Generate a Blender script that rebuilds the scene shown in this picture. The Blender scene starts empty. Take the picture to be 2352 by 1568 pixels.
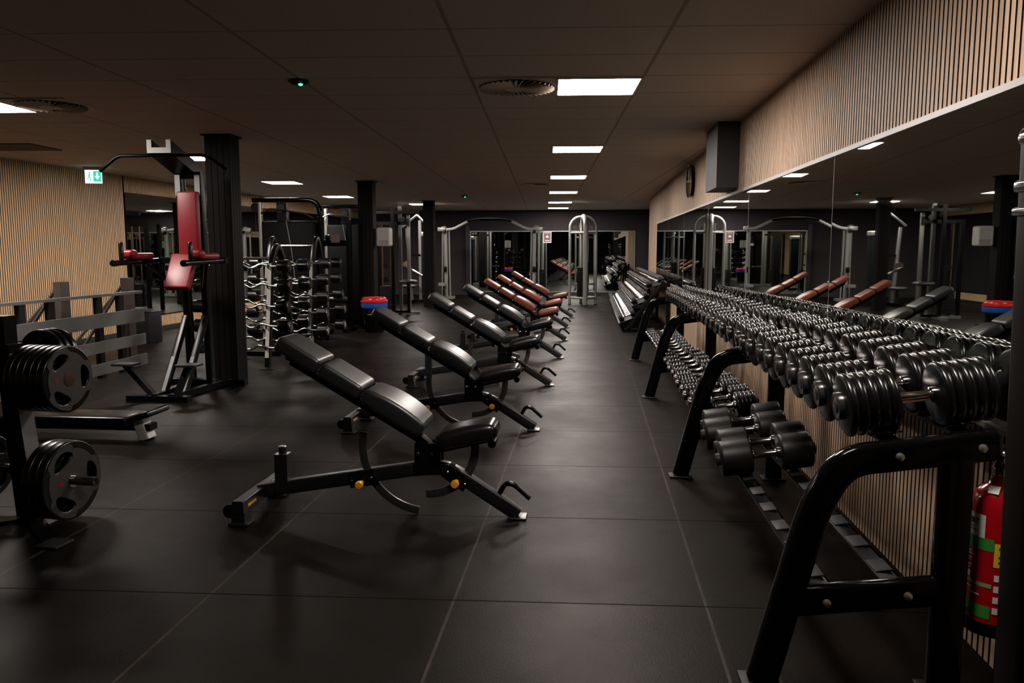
import bpy, bmesh, math, random
from mathutils import Vector, Matrix
random.seed(7)
V = Vector
PI = math.pi
sc = bpy.context.scene
COL = sc.collection

# ------------------------------------------------------------------ camera
F_PX = 1819.0
cam_d = bpy.data.cameras.new('camera')
cam_d.sensor_width = 36.0
cam_d.lens = F_PX / 2352.0 * 36.0
cam_d.clip_start = 0.05
cam_d.clip_end = 100
cam = bpy.data.objects.new('camera', cam_d)
COL.objects.link(cam)
cam.location = (0, 0, 1.41)
PITCH = math.atan(212.0 / F_PX)
YAW = math.radians(5.65)
cam.rotation_euler = (PI / 2 - PITCH, 0, YAW)
sc.camera = cam

# ------------------------------------------------------------------ world, exposure, light level
w = bpy.data.worlds.new('world')
w.use_nodes = True
w.node_tree.nodes['Background'].inputs[0].default_value = (0.02, 0.017, 0.015, 1)
w.node_tree.nodes['Background'].inputs[1].default_value = 0.0
sc.world = w
sc.view_settings.view_transform = 'Standard'
sc.view_settings.look = 'None'
sc.view_settings.exposure = 0.0
sc.view_settings.gamma = 1.0
sc.view_settings.use_curve_mapping = False
PANEL_EMIT = 86.0
CEIL_H = 2.59
GRID_A = math.radians(3.27)        # the ceiling grid is turned a little against the right wall


def G2W(x, y):                     # ceiling grid -> world
    return (x * math.cos(GRID_A) - y * math.sin(GRID_A), x * math.sin(GRID_A) + y * math.cos(GRID_A))


# ------------------------------------------------------------------ materials
def new_mat(name):
    m = bpy.data.materials.new(name)
    m.use_nodes = True
    nt = m.node_tree
    return m, nt, nt.nodes['Principled BSDF']


def mat(name, base, rough=0.5, metal=0.0, var=0.15, scale=30.0, bump=0.0, bscale=200.0, spec=0.5, stretch=None,
        rvar=0.0, coat=0.0):
    m, nt, b = new_mat(name)
    N, L = nt.nodes, nt.links
    tc = N.new('ShaderNodeTexCoord')
    src = tc.outputs['Object']
    if stretch:
        mp = N.new('ShaderNodeMapping')
        mp.inputs['Scale'].default_value = stretch
        L.new(src, mp.inputs['Vector'])
        src = mp.outputs['Vector']
    nz = N.new('ShaderNodeTexNoise')
    nz.inputs['Scale'].default_value = scale
    nz.inputs['Detail'].default_value = 4
    L.new(src, nz.inputs['Vector'])
    r = N.new('ShaderNodeMix')
    r.data_type = 'RGBA'
    lo = [max(0, c * (1 - var)) for c in base]
    hi = [min(1, c * (1 + var)) for c in base]
    r.inputs[6].default_value = (*lo, 1)
    r.inputs[7].default_value = (*hi, 1)
    L.new(nz.outputs['Fac'], r.inputs[0])
    L.new(r.outputs[2], b.inputs['Base Color'])
    b.inputs['Roughness'].default_value = rough
    b.inputs['Metallic'].default_value = metal
    b.inputs['Specular IOR Level'].default_value = spec
    b.inputs['Coat Weight'].default_value = coat
    if rvar:
        mr = N.new('ShaderNodeMapRange')
        mr.inputs[3].default_value = max(0.0, rough - rvar)
        mr.inputs[4].default_value = min(1.0, rough + rvar)
        L.new(nz.outputs['Fac'], mr.inputs[0])
        L.new(mr.outputs[0], b.inputs['Roughness'])
    if bump:
        n2 = N.new('ShaderNodeTexNoise')
        n2.inputs['Scale'].default_value = bscale
        n2.inputs['Detail'].default_value = 3
        L.new(src, n2.inputs['Vector'])
        bp = N.new('ShaderNodeBump')
        bp.inputs['Strength'].default_value = bump
        bp.inputs['Distance'].default_value = 0.002
        L.new(n2.outputs['Fac'], bp.inputs['Height'])
        L.new(bp.outputs['Normal'], b.inputs['Normal'])
    return m


def emit_mat(name, col, strength, mixrough=0.4):
    m, nt, b = new_mat(name)
    N, L = nt.nodes, nt.links
    nz = N.new('ShaderNodeTexNoise')
    nz.inputs['Scale'].default_value = 40
    mx = N.new('ShaderNodeMix')
    mx.data_type = 'RGBA'
    mx.inputs[6].default_value = (*[c * 0.97 for c in col], 1)
    mx.inputs[7].default_value = (*col, 1)
    L.new(nz.outputs['Fac'], mx.inputs[0])
    L.new(mx.outputs[2], b.inputs['Emission Color'])
    b.inputs['Base Color'].default_value = (*[min(0.8, c) for c in col], 1)
    b.inputs['Emission Strength'].default_value = strength
    b.inputs['Roughness'].default_value = mixrough
    return m


BLACK = mat('black powder coat', (0.003, 0.003, 0.003), 0.26, 0, 0.3, 40, spec=0.2)
GLOSS = mat('black gloss paint', (0.002, 0.002, 0.002), 0.12, 0, 0.3, 30, spec=0.12)
SHROUD = mat('dark shroud', (0.005, 0.005, 0.005), 0.55, 0, 0.2, 12, spec=0.08)
BENCHF = mat('satin black bench frame', (0.008, 0.008, 0.008), 0.33, 0, 0.25, 40, spec=0.8)
RUBBER = mat('black rubber', (0.0035, 0.0033, 0.0031), 0.25, 0, 0.25, 60, spec=0.5)
RUBBERM = mat('matt urethane', (0.0055, 0.005, 0.004), 0.45, 0, 0.25, 60, 0.05, 700, spec=0.3)
CHROME = mat('chrome', (0.50, 0.49, 0.48), 0.14, 1.0, 0.06, 20, 0, rvar=0.04)
DCHROME = mat('dark steel cap', (0.16, 0.15, 0.148), 0.22, 0.9, 0.2, 60, 0.1, 300)
LADD = mat('smoky ladder steel', (0.19, 0.18, 0.165), 0.28, 0.9, 0.2, 40)
STEEL = mat('brushed steel', (0.42, 0.41, 0.39), 0.34, 0.9, 0.15, 40, 0.05, 400)
SILVER = mat('silver paint', (0.25, 0.25, 0.24), 0.38, 0.35, 0.1, 30, 0.04, 400)
GREYP = mat('grey frame paint', (0.17, 0.17, 0.165), 0.5, 0.1, 0.15, 20, 0.1, 300)
DGREY = mat('dark grey plastic', (0.011, 0.0112, 0.012), 0.5, 0, 0.2, 20, 0.08, 300, spec=0.25)
VINYL = mat('black vinyl', (0.016, 0.016, 0.0155), 0.36, 0, 0.2, 25, 0.06, 380, spec=1.0)
VINYLG = mat('shiny black vinyl', (0.006, 0.0055, 0.0055), 0.24, 0, 0.2, 25, 0.04, 380, spec=0.6)
BROWN = mat('rust brown vinyl', (0.16, 0.036, 0.016), 0.38, 0, 0.2, 25, 0.06, 380, spec=0.55)
RED = mat('red vinyl', (0.25, 0.010, 0.018), 0.40, 0, 0.15, 25, 0.06, 380)
REDP = mat('red enamel', (0.36, 0.004, 0.008), 0.18, 0, 0.08, 20, 0.0, coat=0.4)
YELLOW = mat('yellow plastic', (0.80, 0.33, 0.012), 0.4, 0, 0.1, 30, 0.05, 300)
WHITE = mat('white plastic', (0.62, 0.60, 0.57), 0.4, 0, 0.06, 20, 0.03, 300)
GREYPL = mat('grey plastic', (0.30, 0.30, 0.29), 0.45, 0, 0.06, 20, 0.03, 300)
PAPER = mat('white label', (0.72, 0.70, 0.66), 0.6, 0, 0.05, 60)
INK = mat('dark print', (0.014, 0.014, 0.014), 0.6, 0, 0.1, 60)
GREEN = mat('green print', (0.035, 0.24, 0.03), 0.5, 0, 0.1, 40)
YPRINT = mat('yellow print', (0.75, 0.55, 0.02), 0.5, 0, 0.1, 40)
MAROON = mat('maroon sign', (0.16, 0.085, 0.085), 0.5, 0, 0.1, 40)
REDBAG = mat('red bin rim', (0.75, 0.02, 0.018), 0.3, 0, 0.15, 30, 0.5, 90)
BLUEBAG = mat('blue bin liner', (0.012, 0.11, 0.48), 0.28, 0, 0.25, 30, 0.8, 60)
REDDOT = mat('red print', (0.16, 0.006, 0.012), 0.5, 0, 0.1, 40)
PLATEG = mat('grey plate face', (0.045, 0.040, 0.036), 0.5, 0.2, 0.15, 40, 0.10, 420, spec=0.3)
WALLD = mat('dark mauve wall paint', (0.034, 0.029, 0.031), 0.8, 0, 0.1, 6, 0.15, 300, spec=0.15)
BASEB = mat('black skirting', (0.012, 0.012, 0.012), 0.55, 0, 0.2, 10)
CLADB = mat('black column cladding', (0.0045, 0.0034, 0.0026), 0.55, 0, 0.35, 5, 0.1, 60, stretch=(6, 6, 0.4), spec=0.12)
FELT = mat('black felt backing', (0.010, 0.009, 0.008), 0.95, 0, 0.2, 100)
ALU = mat('aluminium channel', (0.36, 0.345, 0.335), 0.45, 0.6, 0.06, 20)
PANEL_DIM = emit_mat('dimmed led panel diffuser', (1.0, 0.90, 0.83), PANEL_EMIT * 0.6)  # unseen near panel, output lowered to keep the foreground darker
PANEL = emit_mat('led panel diffuser', (1.0, 0.90, 0.83), PANEL_EMIT)
SIGNW = emit_mat('lit sign white', (0.80, 1.0, 0.97), 1.3)
SIGNG = emit_mat('lit sign green', (0.05, 0.62, 0.42), 1.0)
LED = emit_mat('green led', (0.05, 1.0, 0.45), 6.0)


def mirror_mat():
    m, nt, b = new_mat('mirror glass')
    N, L = nt.nodes, nt.links
    nz = N.new('ShaderNodeTexNoise')
    nz.inputs['Scale'].default_value = 2.5
    nz.inputs['Detail'].default_value = 6
    mr = N.new('ShaderNodeMapRange')
    mr.inputs[1].default_value = 0.4
    mr.inputs[2].default_value = 0.8
    mr.inputs[3].default_value = 0.006
    mr.inputs[4].default_value = 0.03
    L.new(nz.outputs['Fac'], mr.inputs[0])
    L.new(mr.outputs[0], b.inputs['Roughness'])
    b.inputs['Base Color'].default_value = (0.60, 0.635, 0.60, 1)
    b.inputs['Metallic'].default_value = 1.0
    return m


MIRROR = mirror_mat()


def wood_mat(name, lo, hi):
    m, nt, b = new_mat(name)
    N, L = nt.nodes, nt.links
    tc = N.new('ShaderNodeTexCoord')
    mp = N.new('ShaderNodeMapping')
    mp.inputs['Scale'].default_value = (18, 18, 0.9)
    L.new(tc.outputs['Object'], mp.inputs['Vector'])
    nz = N.new('ShaderNodeTexNoise')
    nz.inputs['Scale'].default_value = 1.6
    nz.inputs['Detail'].default_value = 6
    L.new(mp.outputs['Vector'], nz.inputs['Vector'])
    n2 = N.new('ShaderNodeTexNoise')
    n2.inputs['Scale'].default_value = 0.9
    L.new(tc.outputs['Object'], n2.inputs['Vector'])
    cr = N.new('ShaderNodeValToRGB')
    cr.color_ramp.elements[0].position = 0.3
    cr.color_ramp.elements[0].color = (*lo, 1)
    cr.color_ramp.elements[1].position = 0.72
    cr.color_ramp.elements[1].color = (*hi, 1)
    ad = N.new('ShaderNodeMath')
    ad.operation = 'MULTIPLY_ADD'
    ad.inputs[1].default_value = 0.25
    L.new(n2.outputs['Fac'], ad.inputs[0])
    L.new(nz.outputs['Fac'], ad.inputs[2])
    su = N.new('ShaderNodeMath')
    su.operation = 'SUBTRACT'
    su.inputs[1].default_value = 0.12
    L.new(ad.outputs[0], su.inputs[0])
    L.new(su.outputs[0], cr.inputs['Fac'])
    L.new(cr.outputs['Color'], b.inputs['Base Color'])
    b.inputs['Roughness'].default_value = 0.55
    return m


WOOD = wood_mat('oak slat veneer', (0.47, 0.31, 0.195), (0.67, 0.475, 0.325))
WOODL = wood_mat('brightened oak slat veneer', (0.60, 0.385, 0.20), (0.80, 0.55, 0.32))  # left wall oak: yellower tint, colour also lightened in place of missing light


def line_fac(nt, coord_out, period, offset, width):
    """1 on a thin line at coord = offset + k*period"""
    N, L = nt.nodes, nt.links
    a = N.new('ShaderNodeMath'); a.operation = 'ADD'; a.inputs[1].default_value = -offset + period * 1000
    L.new(coord_out, a.inputs[0])
    mo = N.new('ShaderNodeMath'); mo.operation = 'PINGPONG'; mo.inputs[1].default_value = period / 2
    L.new(a.outputs[0], mo.inputs[0])
    lt = N.new('ShaderNodeMapRange')
    lt.inputs[1].default_value = width * 0.5
    lt.inputs[2].default_value = width
    lt.inputs[3].default_value = 1.0
    lt.inputs[4].default_value = 0.0
    L.new(mo.outputs[0], lt.inputs[0])
    return lt.outputs[0]


def floor_mat():
    m, nt, b = new_mat('rubber floor mats')
    N, L = nt.nodes, nt.links
    tc = N.new('ShaderNodeTexCoord')
    sx = N.new('ShaderNodeSeparateXYZ')
    L.new(tc.outputs['Object'], sx.inputs[0])
    # rows run parallel to the ceiling grid
    sk = N.new('ShaderNodeMath'); sk.operation = 'MULTIPLY_ADD'
    sk.inputs[1].default_value = -math.tan(math.radians(2.2))
    L.new(sx.outputs['X'], sk.inputs[0]); L.new(sx.outputs['Y'], sk.inputs[2])
    fx = line_fac(nt, sx.outputs['X'], 1.007, 0.472, 0.007)
    fy = line_fac(nt, sk.outputs[0], 1.014, 3.045, 0.007)
    n1 = N.new('ShaderNodeTexNoise'); n1.inputs['Scale'].default_value = 1.3; n1.inputs['Detail'].default_value = 8
    n1.inputs['Roughness'].default_value = 0.65
    L.new(tc.outputs['Object'], n1.inputs['Vector'])
    n2 = N.new('ShaderNodeTexNoise'); n2.inputs['Scale'].default_value = 160; n2.inputs['Detail'].default_value = 3
    L.new(tc.outputs['Object'], n2.inputs['Vector'])
    c1 = N.new('ShaderNodeValToRGB')
    c1.color_ramp.elements[0].position = 0.32; c1.color_ramp.elements[0].color = (0.0014, 0.0010, 0.0006, 1)
    c1.color_ramp.elements[1].position = 0.70; c1.color_ramp.elements[1].color = (0.0066, 0.0048, 0.0031, 1)
    L.new(n1.outputs['Fac'], c1.inputs['Fac'])
    # pale dusty seams along, dark seams across
    n3 = N.new('ShaderNodeTexNoise'); n3.inputs['Scale'].default_value = 9; n3.inputs['Detail'].default_value = 5
    L.new(tc.outputs['Object'], n3.inputs['Vector'])
    mm = N.new('ShaderNodeMath'); mm.operation = 'MULTIPLY'
    L.new(fx, mm.inputs[0]); L.new(n3.outputs['Fac'], mm.inputs[1])
    mx = N.new('ShaderNodeMix'); mx.data_type = 'RGBA'
    mx.inputs[7].default_value = (0.075, 0.06, 0.05, 1)
    L.new(mm.outputs[0], mx.inputs[0]); L.new(c1.outputs['Color'], mx.inputs[6])
    my = N.new('ShaderNodeMix'); my.data_type = 'RGBA'
    my.inputs[7].default_value = (0.006, 0.006, 0.006, 1)
    fy2 = N.new('ShaderNodeMath'); fy2.operation = 'MULTIPLY'; fy2.inputs[1].default_value = 0.9
    L.new(fy, fy2.inputs[0])
    L.new(fy2.outputs[0], my.inputs[0]); L.new(mx.outputs[2], my.inputs[6])
    L.new(my.outputs[2], b.inputs['Base Color'])
    mr = N.new('ShaderNodeMapRange')
    mr.inputs[1].default_value = 0.3; mr.inputs[2].default_value = 0.75
    mr.inputs[3].default_value = 0.50; mr.inputs[4].default_value = 0.36
    L.new(n1.outputs['Fac'], mr.inputs[0])
    L.new(mr.outputs[0], b.inputs['Roughness'])
    bp = N.new('ShaderNodeBump'); bp.inputs['Strength'].default_value = 0.35; bp.inputs['Distance'].default_value = 0.003
    L.new(n2.outputs['Fac'], bp.inputs['Height'])
    L.new(bp.outputs['Normal'], b.inputs['Normal'])
    b.inputs['Specular Tint'].default_value = (1.0, 0.86, 0.72, 1)
    sp = N.new('ShaderNodeMath'); sp.operation = 'MULTIPLY_ADD'
    sp.inputs[1].default_value = -0.075; sp.inputs[2].default_value = 0.08
    L.new(fy, sp.inputs[0]); L.new(sp.outputs[0], b.inputs['Specular IOR Level'])
    return m


def ceil_mat():
    m, nt, b = new_mat('ceiling tiles')
    N, L = nt.nodes, nt.links
    tc = N.new('ShaderNodeTexCoord')
    sx = N.new('ShaderNodeSeparateXYZ')
    L.new(tc.outputs['Object'], sx.inputs[0])
    fx = line_fac(nt, sx.outputs['X'], 1.196, 0.672, 0.015)
    fy = line_fac(nt, sx.outputs['Y'], 0.605, 5.632, 0.012)
    n1 = N.new('ShaderNodeTexNoise'); n1.inputs['Scale'].default_value = 90; n1.inputs['Detail'].default_value = 6
    L.new(tc.outputs['Object'], n1.inputs['Vector'])
    c1 = N.new('ShaderNodeValToRGB')
    c1.color_ramp.elements[0].position = 0.3; c1.color_ramp.elements[0].color = (0.47, 0.365, 0.295, 1)
    c1.color_ramp.elements[1].position = 0.7; c1.color_ramp.elements[1].color = (0.62, 0.495, 0.405, 1)
    L.new(n1.outputs['Fac'], c1.inputs['Fac'])
    mxm = N.new('ShaderNodeMath'); mxm.operation = 'MAXIMUM'
    L.new(fx, mxm.inputs[0]); L.new(fy, mxm.inputs[1])
    sc_ = N.new('ShaderNodeMath'); sc_.operation = 'MULTIPLY'; sc_.inputs[1].default_value = 0.55
    L.new(mxm.outputs[0], sc_.inputs[0])
    my = N.new('ShaderNodeMix'); my.data_type = 'RGBA'
    my.inputs[7].default_value = (0.10, 0.075, 0.06, 1)
    L.new(sc_.outputs[0], my.inputs[0]); L.new(c1.outputs['Color'], my.inputs[6])
    L.new(my.outputs[2], b.inputs['Base Color'])
    b.inputs['Roughness'].default_value = 0.85
    bp = N.new('ShaderNodeBump'); bp.inputs['Strength'].default_value = 0.3; bp.inputs['Distance'].default_value = 0.002
    L.new(n1.outputs['Fac'], bp.inputs['Height'])
    L.new(bp.outputs['Normal'], b.inputs['Normal'])
    return m


# ------------------------------------------------------------------ mesh helpers
class MB:
    def __init__(s):
        s.v, s.f = [], []

    def add(s, vs, fs):
        o = len(s.v)
        s.v += [tuple(x) for x in vs]
        s.f += [tuple(i + o for i in f) for f in fs]
        return s

    def box(s, x0, x1, y0, y1, z0, z1, M=None):
        p = [V((x, y, z)) for z in (z0, z1) for y in (y0, y1) for x in (x0, x1)]
        if M is not None:
            p = [M @ q for q in p]
        return s.add(p, [(0, 2, 3, 1), (4, 5, 7, 6), (0, 1, 5, 4), (2, 6, 7, 3), (0, 4, 6, 2), (1, 3, 7, 5)])

    def sweep(s, path, sec, n=None, caps=True, closed=False):
        """sec: list of (a,b): a along plane normal n, b along n x t.  n None -> parallel transport"""
        P = [V(p) for p in path]
        k = len(P)
        T = []
        for i in range(k):
            if closed:
                t = (P[(i + 1) % k] - P[i]).normalized() + (P[i] - P[i - 1]).normalized()
            elif i == 0:
                t = P[1] - P[0]
            elif i == k - 1:
                t = P[-1] - P[-2]
            else:
                t = (P[i + 1] - P[i]).normalized() + (P[i] - P[i - 1]).normalized()
            T.append(t.normalized())
        if n is None:
            a = V((0, 0, 1)) if abs(T[0].z) < 0.9 else V((1, 0, 0))
            nn = T[0].cross(a).normalized()
        else:
            nn = V(n).normalized()
        vs = []
        for i in range(k):
            if n is None:
                nn = (nn - T[i] * nn.dot(T[i])).normalized()
            bb = nn.cross(T[i]).normalized()
            sc_ = 1.0
            if 0 < i < k - 1 or closed:
                c = T[i].dot((P[i] - P[i - 1]).normalized())
                sc_ = 1.0 / max(0.5, c)
            for (a_, b_) in sec:
                vs.append(P[i] + nn * a_ + bb * (b_ * (sc_ if n is not None else 1.0)))
        m = len(sec)
        fs = []
        rng = k if closed else k - 1
        for i in range(rng):
            for j in range(m):
                i2 = (i + 1) % k
                fs.append((i * m + j, i2 * m + j, i2 * m + (j + 1) % m, i * m + (j + 1) % m))
        if caps and not closed:
            fs.append(tuple(range(m)))
            fs.append(tuple(reversed(range((k - 1) * m, k * m))))
        return s.add(vs, fs)

    def tube(s, path, r, n=12, closed=False):
        return s.sweep(path, [(r * math.cos(2 * PI * i / n), r * math.sin(2 * PI * i / n)) for i in range(n)], closed=closed)

    def bar(s, p0, p1, wn, wb, n, rad=0.0):
        """straight or bent beam; wn = width along n, wb = width in the plane"""
        return s.sweep([p0, p1], rsec(wn, wb, rad), n)

    def lathe(s, prof, o=(0, 0, 0), axis='x', n=32, M=None):
        """prof: list of (t, r) along axis"""
        vs, fs = [], []
        for (t, r) in prof:
            for i in range(n):
                c, d = r * math.cos(2 * PI * i / n), r * math.sin(2 * PI * i / n)
                p = {'x': V((t, c, d)), 'y': V((d, t, c)), 'z': V((c, d, t))}[axis]
                p = p + V(o)
                vs.append(M @ p if M is not None else p)
        k = len(prof)
        for i in range(k - 1):
            for j in range(n):
                fs.append((i * n + j, i * n + (j + 1) % n, (i + 1) * n + (j + 1) % n, (i + 1) * n + j))
        if prof[0][1] > 1e-6:
            fs.append(tuple(reversed(range(n))))
        if prof[-1][1] > 1e-6:
            fs.append(tuple(range((k - 1) * n, k * n)))
        return s.add(vs, fs)

    def rbox(s, sx, sy, sz, r, M=None, seg=3, dome=0.0, taper=None):
        bm = bmesh.new()
        bmesh.ops.create_cube(bm, size=1.0)
        for v in bm.verts:
            v.co = V((v.co.x * sx, v.co.y * sy, v.co.z * sz))
        bmesh.ops.bevel(bm, geom=bm.edges[:], offset=min(r, 0.49 * min(sx, sy, sz)), segments=seg, profile=0.5, affect='EDGES')
        if dome or taper:
            bmesh.ops.subdivide_edges(bm, edges=[e for e in bm.edges if e.calc_length() > 0.05], cuts=7, use_grid_fill=True)
            for v in bm.verts:
                u = v.co.x / (sx / 2)
                q = v.co.y / (sy / 2)
                if dome and v.co.z > 0:
                    v.co.z += dome * max(0, (1 - u * u)) * (1 - 0.15 * q * q)
                if taper:
                    v.co.y *= 1 + (taper[0] + (taper[1] - taper[0]) * (u * 0.5 + 0.5)) * (1 if taper[2] else 0) \
                        + taper[3] * (1 - u * u)
        bm.verts.index_update()
        vs = [(M @ v.co if M is not None else v.co.copy()) for v in bm.verts]
        fs = [tuple(v.index for v in f.verts) for f in bm.faces]
        bm.free()
        return s.add(vs, fs)

    def mesh(s, name, smooth=True, ang=35):
        me = bpy.data.meshes.new(name)
        me.from_pydata(s.v, [], s.f)
        bm = bmesh.new()
        bm.from_mesh(me)
        bmesh.ops.recalc_face_normals(bm, faces=bm.faces[:])
        bm.to_mesh(me)
        bm.free()
        if smooth:
            for p in me.polygons:
                p.use_smooth = True
            me.set_sharp_from_angle(angle=math.radians(ang))
        me.update()
        return me


def rsec(wn, wb, rad=0.0, k=3):
    a, b = wn / 2, wb / 2
    if rad <= 0:
        return [(-a, -b), (a, -b), (a, b), (-a, b)]
    rad = min(rad, a * 0.98, b * 0.98)
    out = []
    for (cx, cy, st) in ((a - rad, -b + rad, -PI / 2), (a - rad, b - rad, 0), (-a + rad, b - rad, PI / 2), (-a + rad, -b + rad, PI)):
        for i in range(k + 1):
            t = st + PI / 2 * i / k
            out.append((cx + rad * math.cos(t), cy + rad * math.sin(t)))
    return out


def bend(pts, r, k=6):
    """polyline with rounded corners"""
    P = [V(p) for p in pts]
    out = [P[0]]
    for i in range(1, len(P) - 1):
        a, b, c = P[i - 1], P[i], P[i + 1]
        u, v_ = (a - b), (c - b)
        rr = min(r, u.length * 0.49, v_.length * 0.49)
        p0, p1 = b + u.normalized() * rr, b + v_.normalized() * rr
        for j in range(k + 1):
            t = j / k
            out.append((1 - t) ** 2 * p0 + 2 * t * (1 - t) * b + t * t * p1)
    out.append(P[-1])
    return out


def arc(cx, cz, r, a0, a1, y=0.0, k=16):
    return [V((cx + r * math.cos(math.radians(a0 + (a1 - a0) * i / k)), y, cz + r * math.sin(math.radians(a0 + (a1 - a0) * i / k)))) for i in range(k + 1)]


def obj(name, mb, m, parent=None, loc=None, rot=None, smooth=True, ang=35):
    me = mb.mesh(name, smooth, ang) if isinstance(mb, MB) else mb
    if m is not None and not me.materials:
        me.materials.append(m)
    o = bpy.data.objects.new(name, me)
    COL.objects.link(o)
    if parent is not None:
        o.parent = parent
    if loc is not None:
        o.location = loc
    if rot is not None:
        o.rotation_euler = rot
    return o


def tag(o, label, cat, group=None, kind=None):
    o['label'] = label
    o['category'] = cat
    if group:
        o['group'] = group
    if kind:
        o['kind'] = kind
    return o


def thing(name, label, cat, loc=(0, 0, 0), rz=0.0, group=None, rot=None):
    o = bpy.data.objects.new(name, None)
    o.empty_display_size = 0.1
    COL.objects.link(o)
    o.location = loc
    o.rotation_euler = rot if rot is not None else (0, 0, rz)
    return tag(o, label, cat, group)


def struct(name, mb, m, parent=None, **k):
    o = obj(name, mb, m, parent, **k)
    if parent is None:
        o['kind'] = 'structure'
    return o


def dup(root, loc, rot=None, label=None, group=None):
    def cp(o, par):
        c = o.copy()
        COL.objects.link(c)
        if par is not None:
            c.parent = par
        for ch in o.children:
            cp(ch, c)
        return c
    r = cp(root, None)
    r.location = loc
    if rot is not None:
        r.rotation_euler = rot
    if label:
        r['label'] = label
    if group:
        r['group'] = group
    return r


def curve_mesh(splines, extrude, bevel=0.0, name='shape'):
    """filled 2-D outlines (with holes) in the XY plane, thickness 2*extrude along Z"""
    cu = bpy.data.curves.new(name, 'CURVE')
    cu.dimensions = '2D'
    cu.fill_mode = 'BOTH'
    cu.extrude = extrude
    cu.bevel_depth = bevel
    cu.bevel_resolution = 2
    for pts in splines:
        sp = cu.splines.new('POLY')
        sp.points.add(len(pts) - 1)
        for p, (x, y) in zip(sp.points, pts):
            p.co = (x, y, 0, 1)
        sp.use_cyclic_u = True
    o = bpy.data.objects.new(name, cu)
    COL.objects.link(o)
    bpy.context.view_layer.update()
    me = bpy.data.meshes.new_from_object(o)
    bpy.data.objects.remove(o)
    bpy.data.curves.remove(cu)
    for p in me.polygons:
        p.use_smooth = True
    me.set_sharp_from_angle(angle=math.radians(35))
    me.materials.clear()
    return me


def text_mesh(body, size, extrude=0.0006):
    cu = bpy.data.curves.new('lettering', 'FONT')
    cu.body = body
    cu.size = size
    cu.extrude = extrude
    cu.align_x = 'CENTER'
    cu.align_y = 'CENTER'
    o = bpy.data.objects.new('lettering', cu)
    COL.objects.link(o)
    bpy.context.view_layer.update()
    me = bpy.data.meshes.new_from_object(o)
    bpy.data.objects.remove(o)
    bpy.data.curves.remove(cu)
    me.materials.clear()
    return me


def circ(r, n=48, cx=0, cy=0):
    return [(cx + r * math.cos(2 * PI * i / n), cy + r * math.sin(2 * PI * i / n)) for i in range(n)]


ORD = ['first', 'second', 'third', 'fourth', 'fifth', 'sixth', 'seventh', 'eighth', 'ninth', 'tenth', 'eleventh', 'twelfth',
       'thirteenth', 'fourteenth', 'fifteenth', 'sixteenth', 'seventeenth', 'eighteenth', 'nineteenth', 'twentieth']
TENS = {2: 'twenty', 3: 'thirty'}


def ordinal(i):
    n = i + 1
    if n <= 20:
        return ORD[i]
    t, u = divmod(n, 10)
    return (TENS[t] + '-' + ORD[u - 1]) if u else {30: 'thirtieth', 40: 'fortieth'}[n]


# ------------------------------------------------------------------ the room
XW = 1.37          # right wall face
YB = 24.4          # back wall
Y_END = 19.13      # end of the wood wall
YF = -5.0
LWX, LWY, LWA = -7.62, 11.0, math.radians(-2.4)     # left wall: a point on it and its turn

struct('floor', MB().box(-10.5, 2.2, YF, YB + 0.3, -0.1, 0), floor_mat(), smooth=False)
cb = MB().box(-11.5, 4.5, YF - 1.2, YB + 1.2, 0, 0.08)
struct('ceiling', cb, ceil_mat(), loc=(0, 0, CEIL_H), rot=(0, 0, GRID_A), smooth=False)


MDF = mat('black mdf core', (0.008, 0.007, 0.006), 0.8, 0, 0.2, 60, spec=0.2)


def slat_obj(mb, parent, wood=None):
    me = mb.mesh('slat_panel', False)
    me.materials.append(wood or WOOD)
    me.materials.append(MDF)
    for p in me.polygons:
        if abs(p.normal.y) > 0.7:
            p.material_index = 1
    return obj('slat_panel', me, None, parent)


def slat_mb(y0, y1, z0, z1, x_face, depth=0.02, pitch=0.04, wid=0.0275, sign=-1):
    mb = MB()
    y = y0
    while y + wid <= y1 + 1e-6:
        xa, xb = (x_face, x_face + depth) if sign < 0 else (x_face - depth, x_face)
        mb.box(xa, xb, y, y + wid, z0, z1)
        y += pitch
    return mb


# right wall: backing, slats above, beside and below the mirror
wr = struct('wall_right', MB().box(XW + 0.02, XW + 0.25, YF, Y_END, 0, CEIL_H), FELT, smooth=False)
MZ0, MZ1 = 0.82, 1.93
MIR_FAR = 16.86
sl = slat_mb(YF, Y_END - 0.03, MZ1 + 0.025, CEIL_H, XW)
s2 = slat_mb(YF, Y_END - 0.03, 0.0, MZ0 - 0.02, XW)
s3 = slat_mb(MIR_FAR + 0.03, Y_END - 0.03, MZ0 - 0.02, MZ1 + 0.025, XW)
for q in (s2, s3):
    sl.add(q.v, q.f)
slat_obj(sl, wr)
struct('trim_1', MB().box(XW - 0.012, XW + 0.012, YF, MIR_FAR + 0.02, MZ1, MZ1 + 0.025), ALU, smooth=False)
struct('trim_2', MB().box(XW - 0.016, XW + 0.012, YF, MIR_FAR + 0.02, MZ0 - 0.02, MZ0), ALU, smooth=False)
struct('trim_3', MB().box(XW - 0.004, XW + 0.25, Y_END - 0.03, Y_END + 0.01, 0, CEIL_H), WOOD, smooth=False)

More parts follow.
